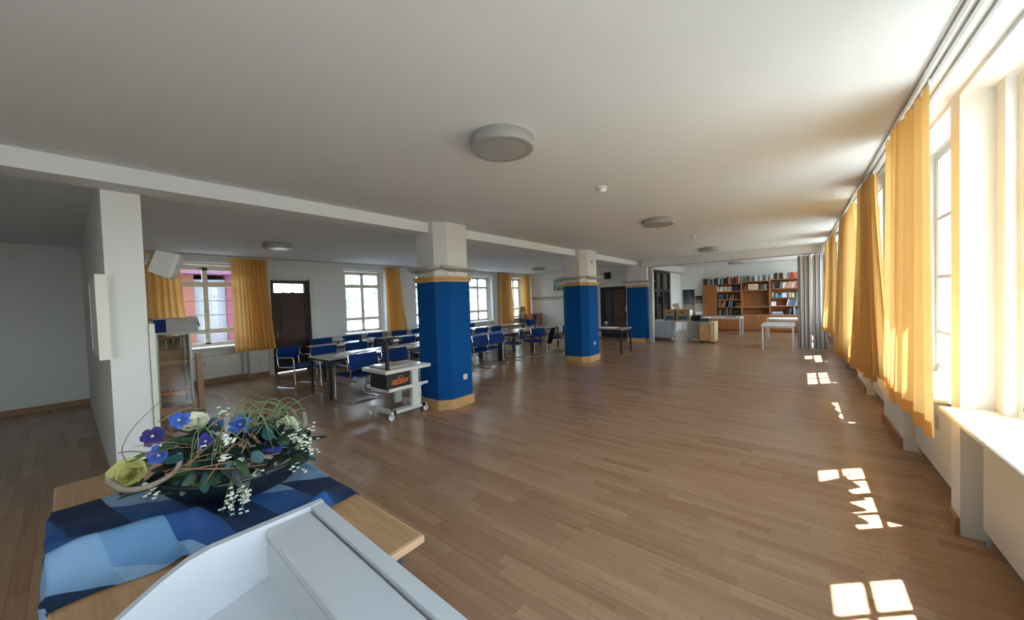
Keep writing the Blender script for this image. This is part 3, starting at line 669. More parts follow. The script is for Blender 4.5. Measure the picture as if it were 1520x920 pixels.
row(-0.76, -0.62, 1.731, 0.18, 0.22, ['grey','slate'], 'leaning at left of right bookcase upper shelf', 18, lean=-0.2)
row(-0.55, 0.28, 1.731, 0.22, 0.27, ['pink','white','grey','cream','slate','red'], 'leaning on upper shelf of right bookcase', 19, lean=0.2, wmin=0.03)
row(-0.28, 0.28, 1.366, 0.15, 0.21, ['cream','tan','dark green','slate','white'], 'on the second shelf of the right bookcase', 20)
row(-0.34, 0.20, 1.046, 0.23, 0.29, ['slate','pale blue','white','grey','blue'], 'leaning on third shelf of right bookcase', 21, lean=0.25, wmin=0.03)
row(-0.36, -0.14, 0.701, 0.22, 0.28, ['black','slate','dark brown'], 'leaning dark on lowest shelf of right bookcase', 22, lean=0.22)
row(-0.12, 0.28, 0.701, 0.2, 0.31, ['pale blue','slate','black','grey'], 'on lowest shelf of right bookcase, right part', 23)
def boxthing(name, lab, cat, m, x0, x1, y0, y1, z0, z1, bev=0.004):
    o = MB().bbox(x0, x1, y0, y1, z0, z1, bev).build(name, m); return tag(o, lab, cat)
boxthing('storage_box', 'cream box on the upper shelf of the middle bookcase', 'box', mat('cream_box', (0.58,0.44,0.26), 0.7), -1.57, -1.23, YC0+0.04, YC0+0.3, 1.701, 1.95)
boxthing('radio_box', 'black box at the right of the lowest shelf of the second bookcase', 'box', BLACK, -2.10, -1.84, YC0+0.06, YC0+0.3, 0.671, 0.88)
boxthing('white_box', 'small white box on the third shelf of the right bookcase', 'box', WHITE, -0.81, -0.66, YC0+0.05, YC0+0.25, 1.046, 1.21)
for k in range(3):
    boxthing('flat_book', ['pale blue flat book lowest of the pile on the right bookcase', 'dark flat book in the middle of the pile on the right bookcase', 'white flat book topmost of the pile on the right bookcase'][k], 'book', [BM['pale blue'], BM['slate'], PAPER][k], -0.81+0.01*k, -0.42-0.02*k, YC0+0.05, YC0+0.28, 0.7005+0.035*k, 0.735+0.035*k)
jg = MB().lathe([(0.03,0),(0.06,0.03),(0.065,0.08),(0.04,0.13),(0.03,0.16),(0.035,0.17)], 16, Matrix.Translation((-0.645, YC0+0.09, 1.3665)))
tag(jg.build('blue_jug', mat('cyan_glaze', (0.03,0.33,0.55), 0.3)), 'bright blue jug on the second shelf of the right bookcase', 'jug')
jg = MB().lathe([(0.035,0),(0.05,0.03),(0.045,0.09),(0.03,0.10)], 14, Matrix.Translation((-0.525, YC0+0.10, 1.366)))
tag(jg.build('blue_cup', mat('cyan_glaze', (0.03,0.33,0.55), 0.3)), 'small bright blue pot right of the blue jug', 'pot')
jg = MB().lathe([(0.03,0),(0.045,0.05),(0.05,0.13),(0.028,0.2),(0.03,0.21)], 14, Matrix.Translation((-0.765, YC0+0.16, 1.3665)))
tag(jg.build('cream_vase', mat('cream_glaze', (0.6,0.52,0.4), 0.4)), 'cream vase at the left end of the second shelf of the right bookcase', 'vase')
boxthing('pale_tin', 'pale blue and white tin on the second shelf of the right bookcase', 'tin', mat('pale_tin', (0.50,0.62,0.70), 0.4), -0.47, -0.32, YC0+0.06, YC0+0.2, 1.366, 1.55, 0.01)
pz = MB().lathe([(0.04,0),(0.012,0.015),(0.008,0.12),(0.02,0.14)], 10, Matrix.Translation((-1.05, YC0+0.15, 1.0205)))
tag(pz.build('candlestick', CHROME), 'slim metal candlestick in the open bay of the middle bookcase', 'candlestick')
sp_ = MB(); 
for k in range(9): a = PI*k/8; sp_.tube([(-1.32, YC0+0.2, 0.708), (-1.32+0.24*math.cos(a), YC0+0.2, 0.708+0.05+0.08*math.sin(a))], 0.006, 5)
tag(sp_.build('dry_branch', mat('dry_branch', (0.14,0.09,0.06), 0.8)), 'spray of dry twigs lying in the open bay of the middle bookcase', 'branch')

# ------------------------------------------------------------------ library: desks, tables, boxes
PED = mat('pedestal_grey', (0.44,0.47,0.50), 0.5)
ds = thing('office_desk', 'light grey desk with two drawer pedestals behind the opening', 'desk', (0, 13.35, 0))
MB().bbox(-4.12, -2.56, 0, 0.75, 0.66, 0.69, 0.004).build('desk_top', LGREY, ds)
for xa, xb in ((-4.10, -3.52), (-2.98, -2.59)):
    p = MB().box(xa, xb, 0.03, 0.70, 0.10, 0.66).build('pedestal', PED, ds)
    for z in (0.12, 0.31, 0.50):
        dr = MB().bbox(xa+0.01, xb-0.01, 0.012, 0.03, z, z+0.165, 0.004); dr.box((xa+xb)/2-0.07, (xa+xb)/2+0.07, -0.004, 0.012, z+0.105, z+0.12)
        dr.build('drawer', PED, p)
lg = MB()
for xa in (-4.09, -3.54, -2.97, -2.62): lg.tube([(xa, 0.08, 0), (xa, 0.08, 0.1)], 0.015, 6); lg.tube([(xa, 0.62, 0), (xa, 0.62, 0.1)], 0.015, 6)
lg.build('foot', BLACK, ds)
rc = thing('rolling_cabinet', 'oak rolling cabinet with a grey ledge right of the grey desk', 'cabinet', (0, 13.1, 0))
MB().bbox(-2.55, -2.24, 0.02, 0.60, 0.06, 0.62, 0.005).build('carcass', OAK, rc); MB().bbox(-2.24, -2.10, 0.0, 0.60, 0.04, 0.69, 0.008).build('side_panel', mat('pale_oak', (0.66,0.48,0.26), 0.5), rc)
MB().bbox(-2.56, -2.24, 0.0, 0.60, 0.62, 0.69, 0.005).build('top_ledge', GREYM, rc)
hp = MB()
for xa in (-2.5, -2.16):
    for ya in (0.08, 0.52): hp.ball((xa, ya, 0.03), 0.03, 8)
hp.build('caster', BLACK, rc)
def carton(lab, x0, x1, y0, y1, z0, z1, extra):
    t = thing('cardboard_box', lab, 'box', (0,0,z0)); CB = mat('cardboard', (0.36,0.235,0.125), 0.8, noise=0.08)
    h = z1-z0
    b = MB(); b.box(x0,x1,y0,y0+.008,0,h); b.box(x0,x1,y1-.008,y1,0,h); b.box(x0,x0+.008,y0+.008,y1-.008,0,h); b.box(x1-.008,x1,y0+.008,y1-.008,0,h); b.box(x0,x1,y0,y1,0,.006); b.build('carton', CB, t)
    MB().bbox((x0+x1)/2-0.05, (x0+x1)/2+0.05, y0-0.003, y0+0.001, h*0.72, h*0.80, 0.001).build('grip_hole_shade', BLACK, t)  # flat black patch paints the shade inside a grip opening
    MB().box(x0+0.07, x1-0.12, y0-0.003, y0-0.0005, h*0.12, h*0.42).build('printed_panel', mat('carton_print', (0.02,0.09,0.14), 0.7), t)
    MB().box(x1-0.12, x1-0.03, y0-0.003, y0-0.0005, h*0.12, h*0.42).build('printed_panel', mat('carton_print_blue', (0.03,0.12,0.30), 0.7), t)
    MB().box(x0+0.012, x1-0.012, y0+0.012, y1-0.012, 0.006, h-0.03).build('papers', PAPER, t)
    if extra: MB().add([(x0-0.14, y0+0.02, h+0.19), (x0+0.06, y0+0.02, h+0.25), (x0+0.16, y0+0.05, h-0.02), (x0-0.02, y0+0.05, h-0.04), (x0-0.14, y0+0.027, h+0.19), (x0+0.06, y0+0.027, h+0.25), (x0+0.16, y0+0.057, h-0.02), (x0-0.02, y0+0.057, h-0.04)], [(0,1,2,3),(7,6,5,4),(0,4,5,1),(1,5,6,2),(2,6,7,3),(3,7,4,0)]).build('raised_sheet', mat('kraft_sheet', (0.62,0.55,0.42), 0.8), t)
carton('left brown cardboard box on the grey desk', -3.80, -3.42, 13.55, 13.9, 0.691, 1.09, False)
carton('right brown cardboard box on the grey desk with a sheet sticking up', -3.36, -2.96, 13.50, 13.85, 0.691, 1.08, True)
boxthing('envelope_stack', 'white standing folder right against the right cardboard box', 'folder', PAPER, -2.945, -2.90, 13.52, 13.8, 0.691, 1.07)
boxthing('paper_pad', 'white sheet pad on the left end of the grey desk', 'paper', PAPER, -4.10, -3.82, 13.40, 13.85, 0.691, 0.725)
pr_ = thing('printer', 'black printer with paper on the right of the grey desk', 'printer', (0, 13.45, 0.691))
MB().bbox(-2.86, -2.57, 0, 0.42, 0, 0.20, 0.02).build('printer_body', BLACK, pr_); MB().bbox(-2.82, -2.62, -0.10, 0.0, 0.02, 0.05, 0.006).build('paper_tray', BLACK, pr_)
MB().add([(-2.78,0.30,0.19),(-2.60,0.30,0.19),(-2.60,0.44,0.30),(-2.78,0.44,0.30),(-2.78,0.31,0.19),(-2.60,0.31,0.19),(-2.60,0.45,0.30),(-2.78,0.45,0.30)], [(0,1,2,3),(7,6,5,4),(0,4,5,1),(1,5,6,2),(2,6,7,3),(3,7,4,0)]).build('paper_feed', PAPER, pr_)
boxthing('dark_tray', 'dark slate tray on top of the oak rolling cabinet', 'tray', mat('slate_tray', (0.06,0.075,0.085), 0.4), -2.53, -2.26, 13.15, 13.55, 0.691, 0.80, 0.01)
boxthing('tray_papers', 'white papers lying in the dark slate tray', 'paper', PAPER, -2.49, -2.28, 13.2, 13.5, 0.801, 0.825)
def simple_table(lab, x0, x1, y0, y1, zt, mtop, mleg, r=0.018, grp=None, name='table', edge=None, rz=0):
    cx, cy = (x0+x1)/2, (y0+y1)/2; t = thing(name, lab, 'table', (cx, cy, 0), rz, grp); w, d_ = (x1-x0)/2, (y1-y0)/2
    MB().bbox(-w, w, -d_, d_, zt-0.025, zt, 0.004).build('table_top', mtop, t)
    fr_ = MB(); i = 0.03
    fr_.box(-w+i, w-i, -d_+i, -d_+i+0.03, zt-0.065, zt-0.025); fr_.box(-w+i, w-i, d_-i-0.03, d_-i, zt-0.065, zt-0.025); fr_.box(-w+i, -w+i+0.03, -d_+i, d_-i, zt-0.065, zt-0.025); fr_.box(w-i-0.03, w-i, -d_+i, d_-i, zt-0.065, zt-0.025)
    fr_.build('table_frame', mleg, t)
    for sx in (-1, 1):
        for sy in (-1, 1): MB().box(sx*(w-0.04)-r, sx*(w-0.04)+r, sy*(d_-0.04)-r, sy*(d_-0.04)+r, 0, zt-0.03).build('leg', mleg, t)
    return t
TW = mat('white_table', (0.66,0.66,0.64), 0.35)
simple_table('nearest white table in the opening beside the folding partition', -0.80, -0.06, 12.0, 13.35, 0.685, TW, TW, 0.018, None, 'white_table')
simple_table('white table behind the nearest white table, before the right bookcase', -0.82, 0.10, 14.5, 15.4, 0.70, TW, TW, 0.018, None, 'white_table')
simple_table('white table left of the others before the middle bookcase', -3.0, -1.62, 15.5, 16.4, 0.70, TW, TW, 0.022, None, 'white_table')
boxthing('paper_roll_sheet', 'white sheet lying on the rear white table', 'paper', PAPER, -0.75, 0.05, 14.55, 15.3, 0.7005, 0.715)
gt = thing('glass_set', 'small glass and bowl on the left white table', 'glass', (-2.45, 15.75, 0.70))
MB().lathe([(0.03,0),(0.035,0.09),(0.033,0.09),(0.028,0.004)], 12).build('tumbler', glass('tumbler_glass', (0.9,0.93,0.95), 0.2), gt)
boxthing('dark_mat', 'dark folder on the left white table', 'folder', BLACK, -2.12, -1.82, 15.6, 15.85, 0.7005, 0.715)

# ------------------------------------------------------------------ left bay tables and chairs
TL = 1.5; ZT = 0.71
rowA = [(2.75+i*TL) for i in range(5)]; rowB = [(3.50+i*TL) for i in range(5)]
base = None
def table_at(lab, cx, cy, grp, rz=0):
    global base
    if base is None:
        base = simple_table(lab, cx-0.40, cx+0.40, cy-TL/2+0.003, cy+TL/2-0.003, ZT, TTOP, mat('table_steel', (0.014,0.016,0.024), 0.4), 0.02, grp, 'folding_table'); return base
    return dup(base, (cx, cy, 0), rz, lab, grp)
for i, y in enumerate(rowA): table_at('brown topped black table, %s from the front in the table row nearest the columns' % ordw(i), -6.60, y+TL/2, 'tables of the row nearest the columns')
for i, y in enumerate(rowB): table_at('brown topped black table, %s from the front in the row along the left windows' % ordw(i), -8.55, y+TL/2, 'tables of the row along the windows')
table_at('brown topped black table between the middle and farthest blue columns', -4.55, 10.0, None, PI/2)

ch = thing('cantilever_chair', '', 'chair', (0,0,0))
def rounded(pts, r=0.06, n=4):
    out = [Vector(pts[0])]
    for i in range(1, len(pts)-1):
        p, a, b_ = Vector(pts[i]), Vector(pts[i-1]), Vector(pts[i+1])
        q = min(r, (a-p).length*0.45, (b_-p).length*0.45); s = p+(a-p).normalized()*q; e_ = p+(b_-p).normalized()*q
        for k in range(n+1):
            t = k/n; out.append(s*(1-t)**2+p*2*t*(1-t)+e_*t*t)
    return out+[Vector(pts[-1])]
wv = 0.26
fr_ = MB().tube(rounded([(-wv, -0.20, 0.80), (-wv, -0.235, 0.612), (-wv, 0.22, 0.622), (-wv, 0.24, 0.012), (-wv, -0.28, 0.012), (wv, -0.28, 0.012), (wv, 0.24, 0.012), (wv, 0.22, 0.622), (wv, -0.235, 0.612), (wv, -0.20, 0.80)], 0.07, 5), 0.0115, 7)
fr_.build('tube_frame', CHROME, ch)
sf = MB().tube(rounded([(-wv, 0.23, 0.43), (-wv+0.02, -0.22, 0.41), (-wv+0.02, -0.235, 0.60)], 0.05, 4), 0.010, 6); sf.tube(rounded([(wv, 0.23, 0.43), (wv-0.02, -0.22, 0.41), (wv-0.02, -0.235, 0.60)], 0.05, 4), 0.010, 6)
sf.tube([(-wv, 0.23, 0.43), (wv, 0.23, 0.43)], 0.010, 6)
sf.build('seat_frame', CHROME, ch)
st = MB().loft([[(-0.235+0.47*i/8, yy, zz+0.012*((i-4)/4)**2) for i in range(9)]+[(0.235-0.47*i/8, yy, zz-0.022+0.012*((4-i)/4)**2) for i in range(9)] for yy, zz in ((0.24,0.425),(0.22,0.448),(0.05,0.44),(-0.15,0.425),(-0.22,0.428))], True, True)
st.build('seat', BLUEF, ch)
bk = MB().loft([[(-0.255+0.51*i/8, -0.215-0.025*(1-((i-4)/4)**2)-0.02*(1-k), zz) for i in range(9)]+[(0.255-0.51*i/8, -0.235-0.025*(1-((i-4)/4)**2)-0.02*(1-k), zz) for i in range(9)] for k, zz in ((0,0.555),(0.5,0.68),(1,0.80))], True, False)
bk.build('backrest', BLUEF, ch)
rv = MB()
for sx in (-1, 1):
    for z in (0.58, 0.77): rv.ball((sx*0.235, -0.245, z), 0.009, 6)
rv.build('rivet', CHROME, ch)
used = [False]
def chair(x_, y_, rz, lab, grp=None):
    if not used[0]:
        used[0] = True; ch.location = (x_, y_, 0); ch.rotation_euler = (0,0,rz); ch['label'] = lab
        if grp: ch['group'] = grp
        return ch
    return dup(ch, (x_, y_, 0), rz, lab, grp)
R_ = random.Random(3)
G1 = 'chairs on the column side of the near table row'; G2 = 'chairs on the window side of the near table row'; G3 = 'chairs of the table row along the windows'
LF, RT = -PI/2, PI/2                                             # local +y faces +x / -x
# facing -x (backs towards the columns)
chair(-5.98, 3.12, RT+0.05, 'blue chair with its back to the viewer directly left of the projector trolley', G1)
for i, (y_, a) in enumerate(((3.80, 0.0), (5.15, 0.05), (6.09, 0.02), (6.67, -0.03))):
    chair(-6.08, y_, RT+a, ['blue chair behind the black projector arm', 'blue chair hidden behind the nearest column', 'blue chair just right of the nearest column', 'second blue chair right of the nearest column, before the black table leg'][i], G1)
chair(-6.12, 7.66, RT+0.5, 'blue chair standing askew in front of the fourth table of the near row', G1)
chair(-5.96, 8.38, RT-0.22, 'blue chair turned aside at the far end of the near table row', G1)
chair(-5.72, 9.25, RT+0.4, 'blue chair seen from behind at the end of the tables, under a black jacket', G1)
# facing +x
chair(-8.05, 2.95, LF+0.35, 'leftmost blue chair standing free before the brown door', G2)
for i, y_ in enumerate((3.30, 4.0, 4.65, 5.3, 6.6, 7.3, 8.0, 8.7)):
    chair(-7.40, y_, LF+R_.uniform(-.06, .06), 'blue chair, %s from the front on the window side of the near table row' % ordw(i+1), G2)
for i, y_ in enumerate((4.1, 4.9, 5.6, 6.4, 7.1, 7.9, 8.6, 9.4)):
    chair(-9.35, y_, LF+R_.uniform(-.06, .06), 'blue chair, %s from the front against the window wall' % ordw(i), G3)
chair(-8.35, 11.5, PI+0.15, 'blue chair alone before the small fir in the far left corner', G3)
chair(-4.85, 9.30, 0.0, 'chair mostly hidden behind the middle blue column at the single table', None)

# black jacket over the end table
jk = MB().loft([[(-0.05-0.03*k+0.16*i/6, 0.012*math.sin(i*1.9+k), 0.74-0.09*k-0.012*(i % 2)) for i in range(7)]+[(0.11-0.16*i/6-0.03*k, -0.02+0.012*math.sin(i*1.5+k), 0.74-0.09*k) for i in range(7)] for k in range(6)], True, True)
tag(jk.build('jacket', mat('black_cloth', (0.008,0.008,0.009), 0.9), None, (-5.60, 8.88, 0.02)), 'black jacket hanging from the chair at the end of the tables', 'jacket')

# things on the tables
def on_table(fn): return fn
def papersheet(i, x_, y_, rz, w=0.21, h=0.297, lab=None, m=None):
    o = MB().box(-w/2, w/2, -h/2, h/2, 0, 0.002).build('paper_sheet', m or PAPER, None, (x_, y_, ZT+0.0005), (0,0,rz)); return tag(o, lab, 'paper', 'papers on the long tables')
k = 0
for nm, xx, ys in (('near row', -6.6, (3.25, 3.6, 4.0, 4.45, 4.9, 5.4, 5.9, 6.5, 7.1, 7.75, 8.2, 8.9)), ('window row', -8.55, (4.1, 4.7, 5.3, 5.9, 6.5, 7.2, 7.9, 8.6))):
    for i, y_ in enumerate(ys):
        papersheet(k, xx+R_.uniform(-0.2, 0.2), y_, R_.uniform(-1, 1), 0.34 if i % 3 == 0 else 0.22, 0.40 if i % 3 == 0 else 0.3, 'white paper sheet, %s from the front on the tables of the %s' % (ordw(i), nm)); k += 1
mats_ = mat('blue_runner', (0.10,0.15,0.36), 0.7)
for i, y_ in enumerate((6.95, 7.8)):
    tag(MB().bbox(-0.22, 0.22, -0.38, 0.38, 0, 0.004, 0.001).build('table_runner', mats_, None, (-6.72, y_, ZT+0.003)), ['blue table runner, the nearer one right of the nearest column', 'blue table runner, the farther one right of the nearest column'][i], 'table runner', 'blue runners on the near table row')
def vase(lab, x_, y_, h=0.13, m=None, leaf=(0.05,0.09,0.05), z=ZT):
    t = thing('table_plant', lab, 'plant', (x_, y_, z+0.0045))
    MB().lathe([(0.03,0),(0.04,0.02),(0.035,h*0.7),(0.028,h)], 12).build('pot', m or mat('dark_pot', (0.04,0.05,0.06), 0.4), t)
    b = MB(); r = random.Random(int(x_*100+y_*10))
    for q in range(26):
        a, e_ = r.uniform(0, 6.28), r.uniform(0.2, 1.3); L = r.uniform(0.04, 0.10); c_ = Vector((0, 0, h)); d_ = Vector((math.cos(a)*math.cos(e_), math.sin(a)*math.cos(e_), math.sin(e_))); s_ = d_.orthogonal().normalized()*0.012
        p = c_+d_*L; b.add([tuple(c_), tuple(c_+d_*L*.6+s_), tuple(p), tuple(c_+d_*L*.6-s_)], [(0,1,2,3)])
    o = b.build('foliage', mat('leaf_%d' % int(leaf[1]*100), leaf, 0.6), t); return t
vase('small grey green plant in a dark pot on the near table row before the projector', -6.45, 3.95, 0.12, None, (0.14,0.17,0.13))
vase('small dark green plant on the window table row', -8.45, 4.55, 0.10)
vase('small plant on the third table of the near row', -6.75, 6.65, 0.08, None, (0.10,0.09,0.08))
vase('small green plant at the far end of the near table row', -6.55, 9.35, 0.08, None, (0.03,0.10,0.04))
vase('white flowered pot on the single table behind the middle column', -4.55, 10.25, 0.09, mat('dark_pot', (0.04,0.05,0.06), 0.4), (0.55,0.56,0.55))
vase('small plant on the window table row by the yellow curtain', -8.5, 6.6, 0.09, None, (0.12,0.10,0.08))
rs = thing('table_stand', 'little roofed table stand with a red foot on the window table row', 'stand', (-8.62, 4.08, ZT+0.003))
MB().lathe([(0.03,0),(0.03,0.07),(0.015,0.09)], 10).build('red_foot', mat('red_plastic', (0.35,0.02,0.02), 0.4), rs); MB().bbox(-0.13, 0.13, -0.10, 0.10, 0.09, 0.105, 0.003).build('roof', WHITE, rs)
boxthing('white_napkins', 'white folded napkins on the window table row', 'napkins', PAPER, -8.55, -8.30, 4.72, 4.92, ZT+0.003, ZT+0.07, 0.02)
tag(B('paper_sheet', PAPER, None, -5.0, -4.1, 9.75, 10.2, ZT+0.0005, ZT+0.004), 'white sheet on the single table behind the middle column', 'paper')

# corner: small fir in pot and wooden cabinet
cab = thing('corner_cabinet', 'small brown wooden cabinet with a black loudspeaker front in the far left corner', 'cabinet', (0, 0, 0))
MB().bbox(-9.62, -9.12, 13.22, 13.62, 0.0, 0.98, 0.006).build('carcass', wood('cabinet_wood', (0.30,0.11,0.04), (0.38,0.16,0.06), 0.45, (10,10,3)), cab)
MB().bbox(-9.34, -9.16, 13.205, 13.22, 0.72, 0.95, 0.004).build('speaker_front', BLACK, cab); MB().bbox(-9.58, -9.38, 13.205, 13.22, 0.2, 0.95, 0.004).build('door', wood('cabinet_wood', (0.30,0.11,0.04), (0.38,0.16,0.06), 0.45, (10,10,3)), cab)
ft = thing('small_fir', 'small dark green fir tree in a pot on a stool in the far left corner', 'tree', (-9.55, 12.72, 0))
MB().lathe([(0.12,0.45),(0.16,0.62),(0.17,0.66),(0.14,0.66)], 16).build('pot', mat('clay_pot', (0.16,0.09,0.06), 0.7), ft)
MB().tube([(0,0,0.6),(0,0,1.28)], 0.015, 6, r1=0.004).build('trunk', mat('bark', (0.08,0.05,0.03), 0.9), ft)
b = MB(); r = random.Random(5)
for k in range(700):
    zz = r.uniform(0.66, 1.32); rad = 0.25*(1.38-zz)/0.66*r.uniform(0.2, 1); a = r.uniform(0, 6.28); p = Vector((rad*math.cos(a), rad*math.sin(a), zz)); d_ = Vector((math.cos(a), math.sin(a), -0.15)).normalized()*0.09; s_ = Vector((-math.sin(a), math.cos(a), r.uniform(-.5,.5)))*0.022
    b.add([tuple(p), tuple(p+d_*.5+s_), tuple(p+d_), tuple(p+d_*.5-s_)], [(0,1,2,3)])
o = b.build('foliage', mat('fir_green', (0.010,0.032,0.018), 0.9), ft); o['kind'] = 'stuff'
stl = MB(); stl.bbox(-0.17,0.17,-0.17,0.17,0.42,0.45,0.004)
o = thing('plant_stool', 'low wooden stool under the small fir', 'stool', (-9.55, 12.72, 0))
MB().bbox(-0.18,0.18,-0.18,0.18,0.42,0.449,0.004).build('seat', OAK, o)
for sx in (-1,1):
    for sy in (-1,1): MB().box(sx*0.14-0.015, sx*0.14+0.015, sy*0.14-0.015, sy*0.14+0.015, 0, 0.42).build('leg', OAK, o)

# ------------------------------------------------------------------ projector trolley
tr = thing('projector_trolley', 'white wheeled trolley left of the nearest column carrying an overhead projector', 'trolley', (0, 0, 0))
WT = mat('trolley_white', (0.70,0.70,0.67), 0.4)
x0, x1, y0, y1 = -4.95, -4.33, 2.66, 3.42
MB().bbox(x0, x1, y0, y1, 0.655, 0.705, 0.006).build('top_board', WT, tr)
MB().bbox(x0+0.03, x1-0.02, y0+0.05, y0+0.62, 0.40, 0.42, 0.004).build('shelf', WT, tr)
MB().box(x0+0.02, x0+0.05, y0+0.05, y1-0.1, 0.42, 0.445).build('shelf_rail', WT, tr); MB().box(x1-0.035, x1-0.01, y0+0.05, y1-0.06, 0.415, 0.45).build('shelf_rail', WT, tr)
for xa in (-4.42, ): 
    MB().box(xa-0.03, xa+0.03, 3.12, 3.23, 0.20, 0.655).build('post', WT, tr); MB().box(xa-0.025, xa+0.04, 3.10, 3.25, 0.10, 0.24).build('post_sleeve', WT, tr)
MB().box(-4.88, -4.82, 3.12, 3.23, 0.10, 0.655).build('post', WT, tr)
MB().box(-4.48, -4.36, 2.78, 3.32, 0.085, 0.125).build('base_beam', WT, tr)
MB().box(-4.92, -4.36, 2.74, 2.82, 0.085, 0.125).build('base_beam', WT, tr); MB().box(-4.92, -4.36, 3.26, 3.34, 0.085, 0.125).build('base_beam', WT, tr)
for xa in (-4.89, -4.385):
    for ya in (2.74, 3.32):
        w = MB().lathe([(0.006,-0.016),(0.038,-0.016),(0.043,-0.010),(0.043,0.010),(0.038,0.016),(0.006,0.016)], 18, Matrix.Translation((xa, ya+0.012, 0.043)) @ Matrix.Rotation(PI/2, 4, 'Y')).build('wheel', WHITE, tr)
        MB().loft([[(xa-0.026,ya-0.01,0.085),(xa+0.026,ya-0.01,0.085),(xa+0.026,ya+0.03,0.085),(xa-0.026,ya+0.03,0.085)],[(xa-0.026,ya+0.0,0.045),(xa+0.026,ya+0.0,0.045),(xa+0.026,ya+0.02,0.045),(xa-0.026,ya+0.02,0.045)]], False, False).build('wheel_fork', GREYM, w)
bx = thing('black_box', 'black box with an orange painted emblem on the trolley shelf', 'box', (0, 0, 0.421))
MB().bbox(-4.88, -4.44, 2.74, 3.14, 0, 0.215, 0.008).build('case', mat('black_case', (0.022,0.024,0.026), 0.6), bx)
lo = MB(); r = random.Random(11); ORG = mat('orange_print', (0.75,0.14,0.02), 0.6)
def swoosh(pts, wd):
    for i in range(len(pts)-1):
        a, b_ = Vector((pts[i][0], pts[i][1])), Vector((pts[i+1][0], pts[i+1][1])); d_ = (b_-a).normalized(); n_ = Vector((-d_.y, d_.x))*wd
        lo.add([(-4.4385, a.x-n_.x, a.y-n_.y), (-4.4385, b_.x-n_.x, b_.y-n_.y), (-4.4385, b_.x+n_.x, b_.y+n_.y), (-4.4385, a.x+n_.x, a.y+n_.y)], [(0,1,2,3)])
swoosh([(2.81,0.075),(2.86,0.062),(2.92,0.058),(3.0,0.066),(3.08,0.082)], 0.010)
swoosh([(2.82,0.098),(2.85,0.115),(2.89,0.108),(2.88,0.088),(2.84,0.084)], 0.008)
swoosh([(2.90,0.075),(2.915,0.13),(2.945,0.135),(2.95,0.10),(2.915,0.095)], 0.008)
swoosh([(2.955,0.08),(2.96,0.115),(2.99,0.12),(2.99,0.085),(2.965,0.08)], 0.007)
swoosh([(3.0,0.085),(3.005,0.15)], 0.007); swoosh([(3.02,0.10),(3.045,0.122),(3.05,0.095),(3.03,0.088),(3.06,0.09)], 0.007); swoosh([(3.07,0.115),(3.07,0.09),(3.10,0.118)], 0.007)
swoosh([(2.93,0.155),(2.96,0.165),(2.99,0.158)], 0.006)
lo.build('emblem', ORG, bx)
op = thing('overhead_projector', 'black armed overhead projector lying on top of the white trolley', 'projector', (0, 0, 0.706))
MB().bbox(-4.90, -4.45, 2.74, 3.10, 0, 0.022, 0.006).build('stage_frame', mat('projector_grey', (0.45,0.45,0.43), 0.5), op)
MB().box(-4.86, -4.50, 2.79, 3.06, 0.022, 0.025).build('stage_glass', mat('stage_glass', (0.55,0.56,0.55), 0.15), op)
MB().box(-4.405, -4.365, 2.705, 2.745, 0, 0.44).build('arm_post', BLACK, op)
hdm = MB(); hdm.bbox(-4.60, -4.36, 2.66, 2.80, 0.385, 0.44, 0.01); hdm.bbox(-4.47, -4.33, 2.74, 2.94, 0.37, 0.435, 0.01); hdm.build('head', BLACK, op)
MB().lathe([(0.05,0),(0.055,-0.02),(0.045,-0.045)], 16, Matrix.Translation((-4.53, 2.73, 0.39))).build('lens', mat('lens_dark', (0.02,0.02,0.025), 0.1), op)
MB().box(-4.328, -4.326, 2.80, 2.88, 0.39, 0.415).build('name_plate', mat('plate_silver', (0.6,0.6,0.6), 0.4), op)
tag(MB().bbox(-4.86, -4.40, 3.13, 3.38, 0, 0.006, 0.002).build('glass_sheet', mat('white_sheet', (0.75,0.78,0.78), 0.15), None, (0,0,0.7055)), 'pale sheet on the far half of the white trolley top', 'sheet')

# ------------------------------------------------------------------ display case by the pier
vc = thing('display_case', 'glazed wooden display case standing behind the left pier', 'display case', (0, 0, 0))
VW = wood('case_wood', (0.42,0.25,0.15), (0.50,0.31,0.19), 0.5, (10,10,2))
x0, x1, y0, y1 = -8.12, -7.66, 0.85, 1.27; gl = glass('case_glass', (0.93,0.92,0.88), 0.2)
MB().box(x0, x1, y0, y1, 0, 0.12).build('plinth', VW, vc); MB().box(x0, x0+0.02, y0, y1, 0.12, 1.48).build('back_panel', VW, vc); MB().box(x0, x1, y0, y1, 1.48, 1.50).build('top_panel', VW, vc)
for xa in (x0+0.02, x1-0.03):
    for ya in (y0, y1-0.03): MB().box(xa, xa+0.03, ya, ya+0.03, 0.12, 1.48).build('corner_post', mat('case_grey', (0.34,0.35,0.36), 0.35, 0.5), vc)
MB().box(x1-0.018, x1-0.012, y0+0.03, y1-0.03, 0.12, 1.48).build('front_pane', gl, vc); MB().box(x0+0.05, x1-0.03, y1-0.018, y1-0.012, 0.12, 1.48).build('side_pane', gl, vc); MB().box(x0+0.05, x1-0.03, y0+0.012, y0+0.018, 0.12, 1.48).build('side_pane', gl, vc)
for z in (0.30, 0.74, 1.02, 1.21): MB().box(x0+0.02, x1-0.03, y0+0.03, y1-0.03, z-0.008, z).build('shelf', glass('shelf_glass', (0.75,0.82,0.80), 0.6), vc)
bd = MB().box(-7.70, -7.60, 1.31, 1.385, 0.0, 0.93); tag(bd.build('wooden_post', VW), 'upright brown wooden board right beside the display case', 'board')
cl = MB()
n = 12
def sag(u, v): return 0.006*math.sin(u*9)+0.004*math.sin(v*7)
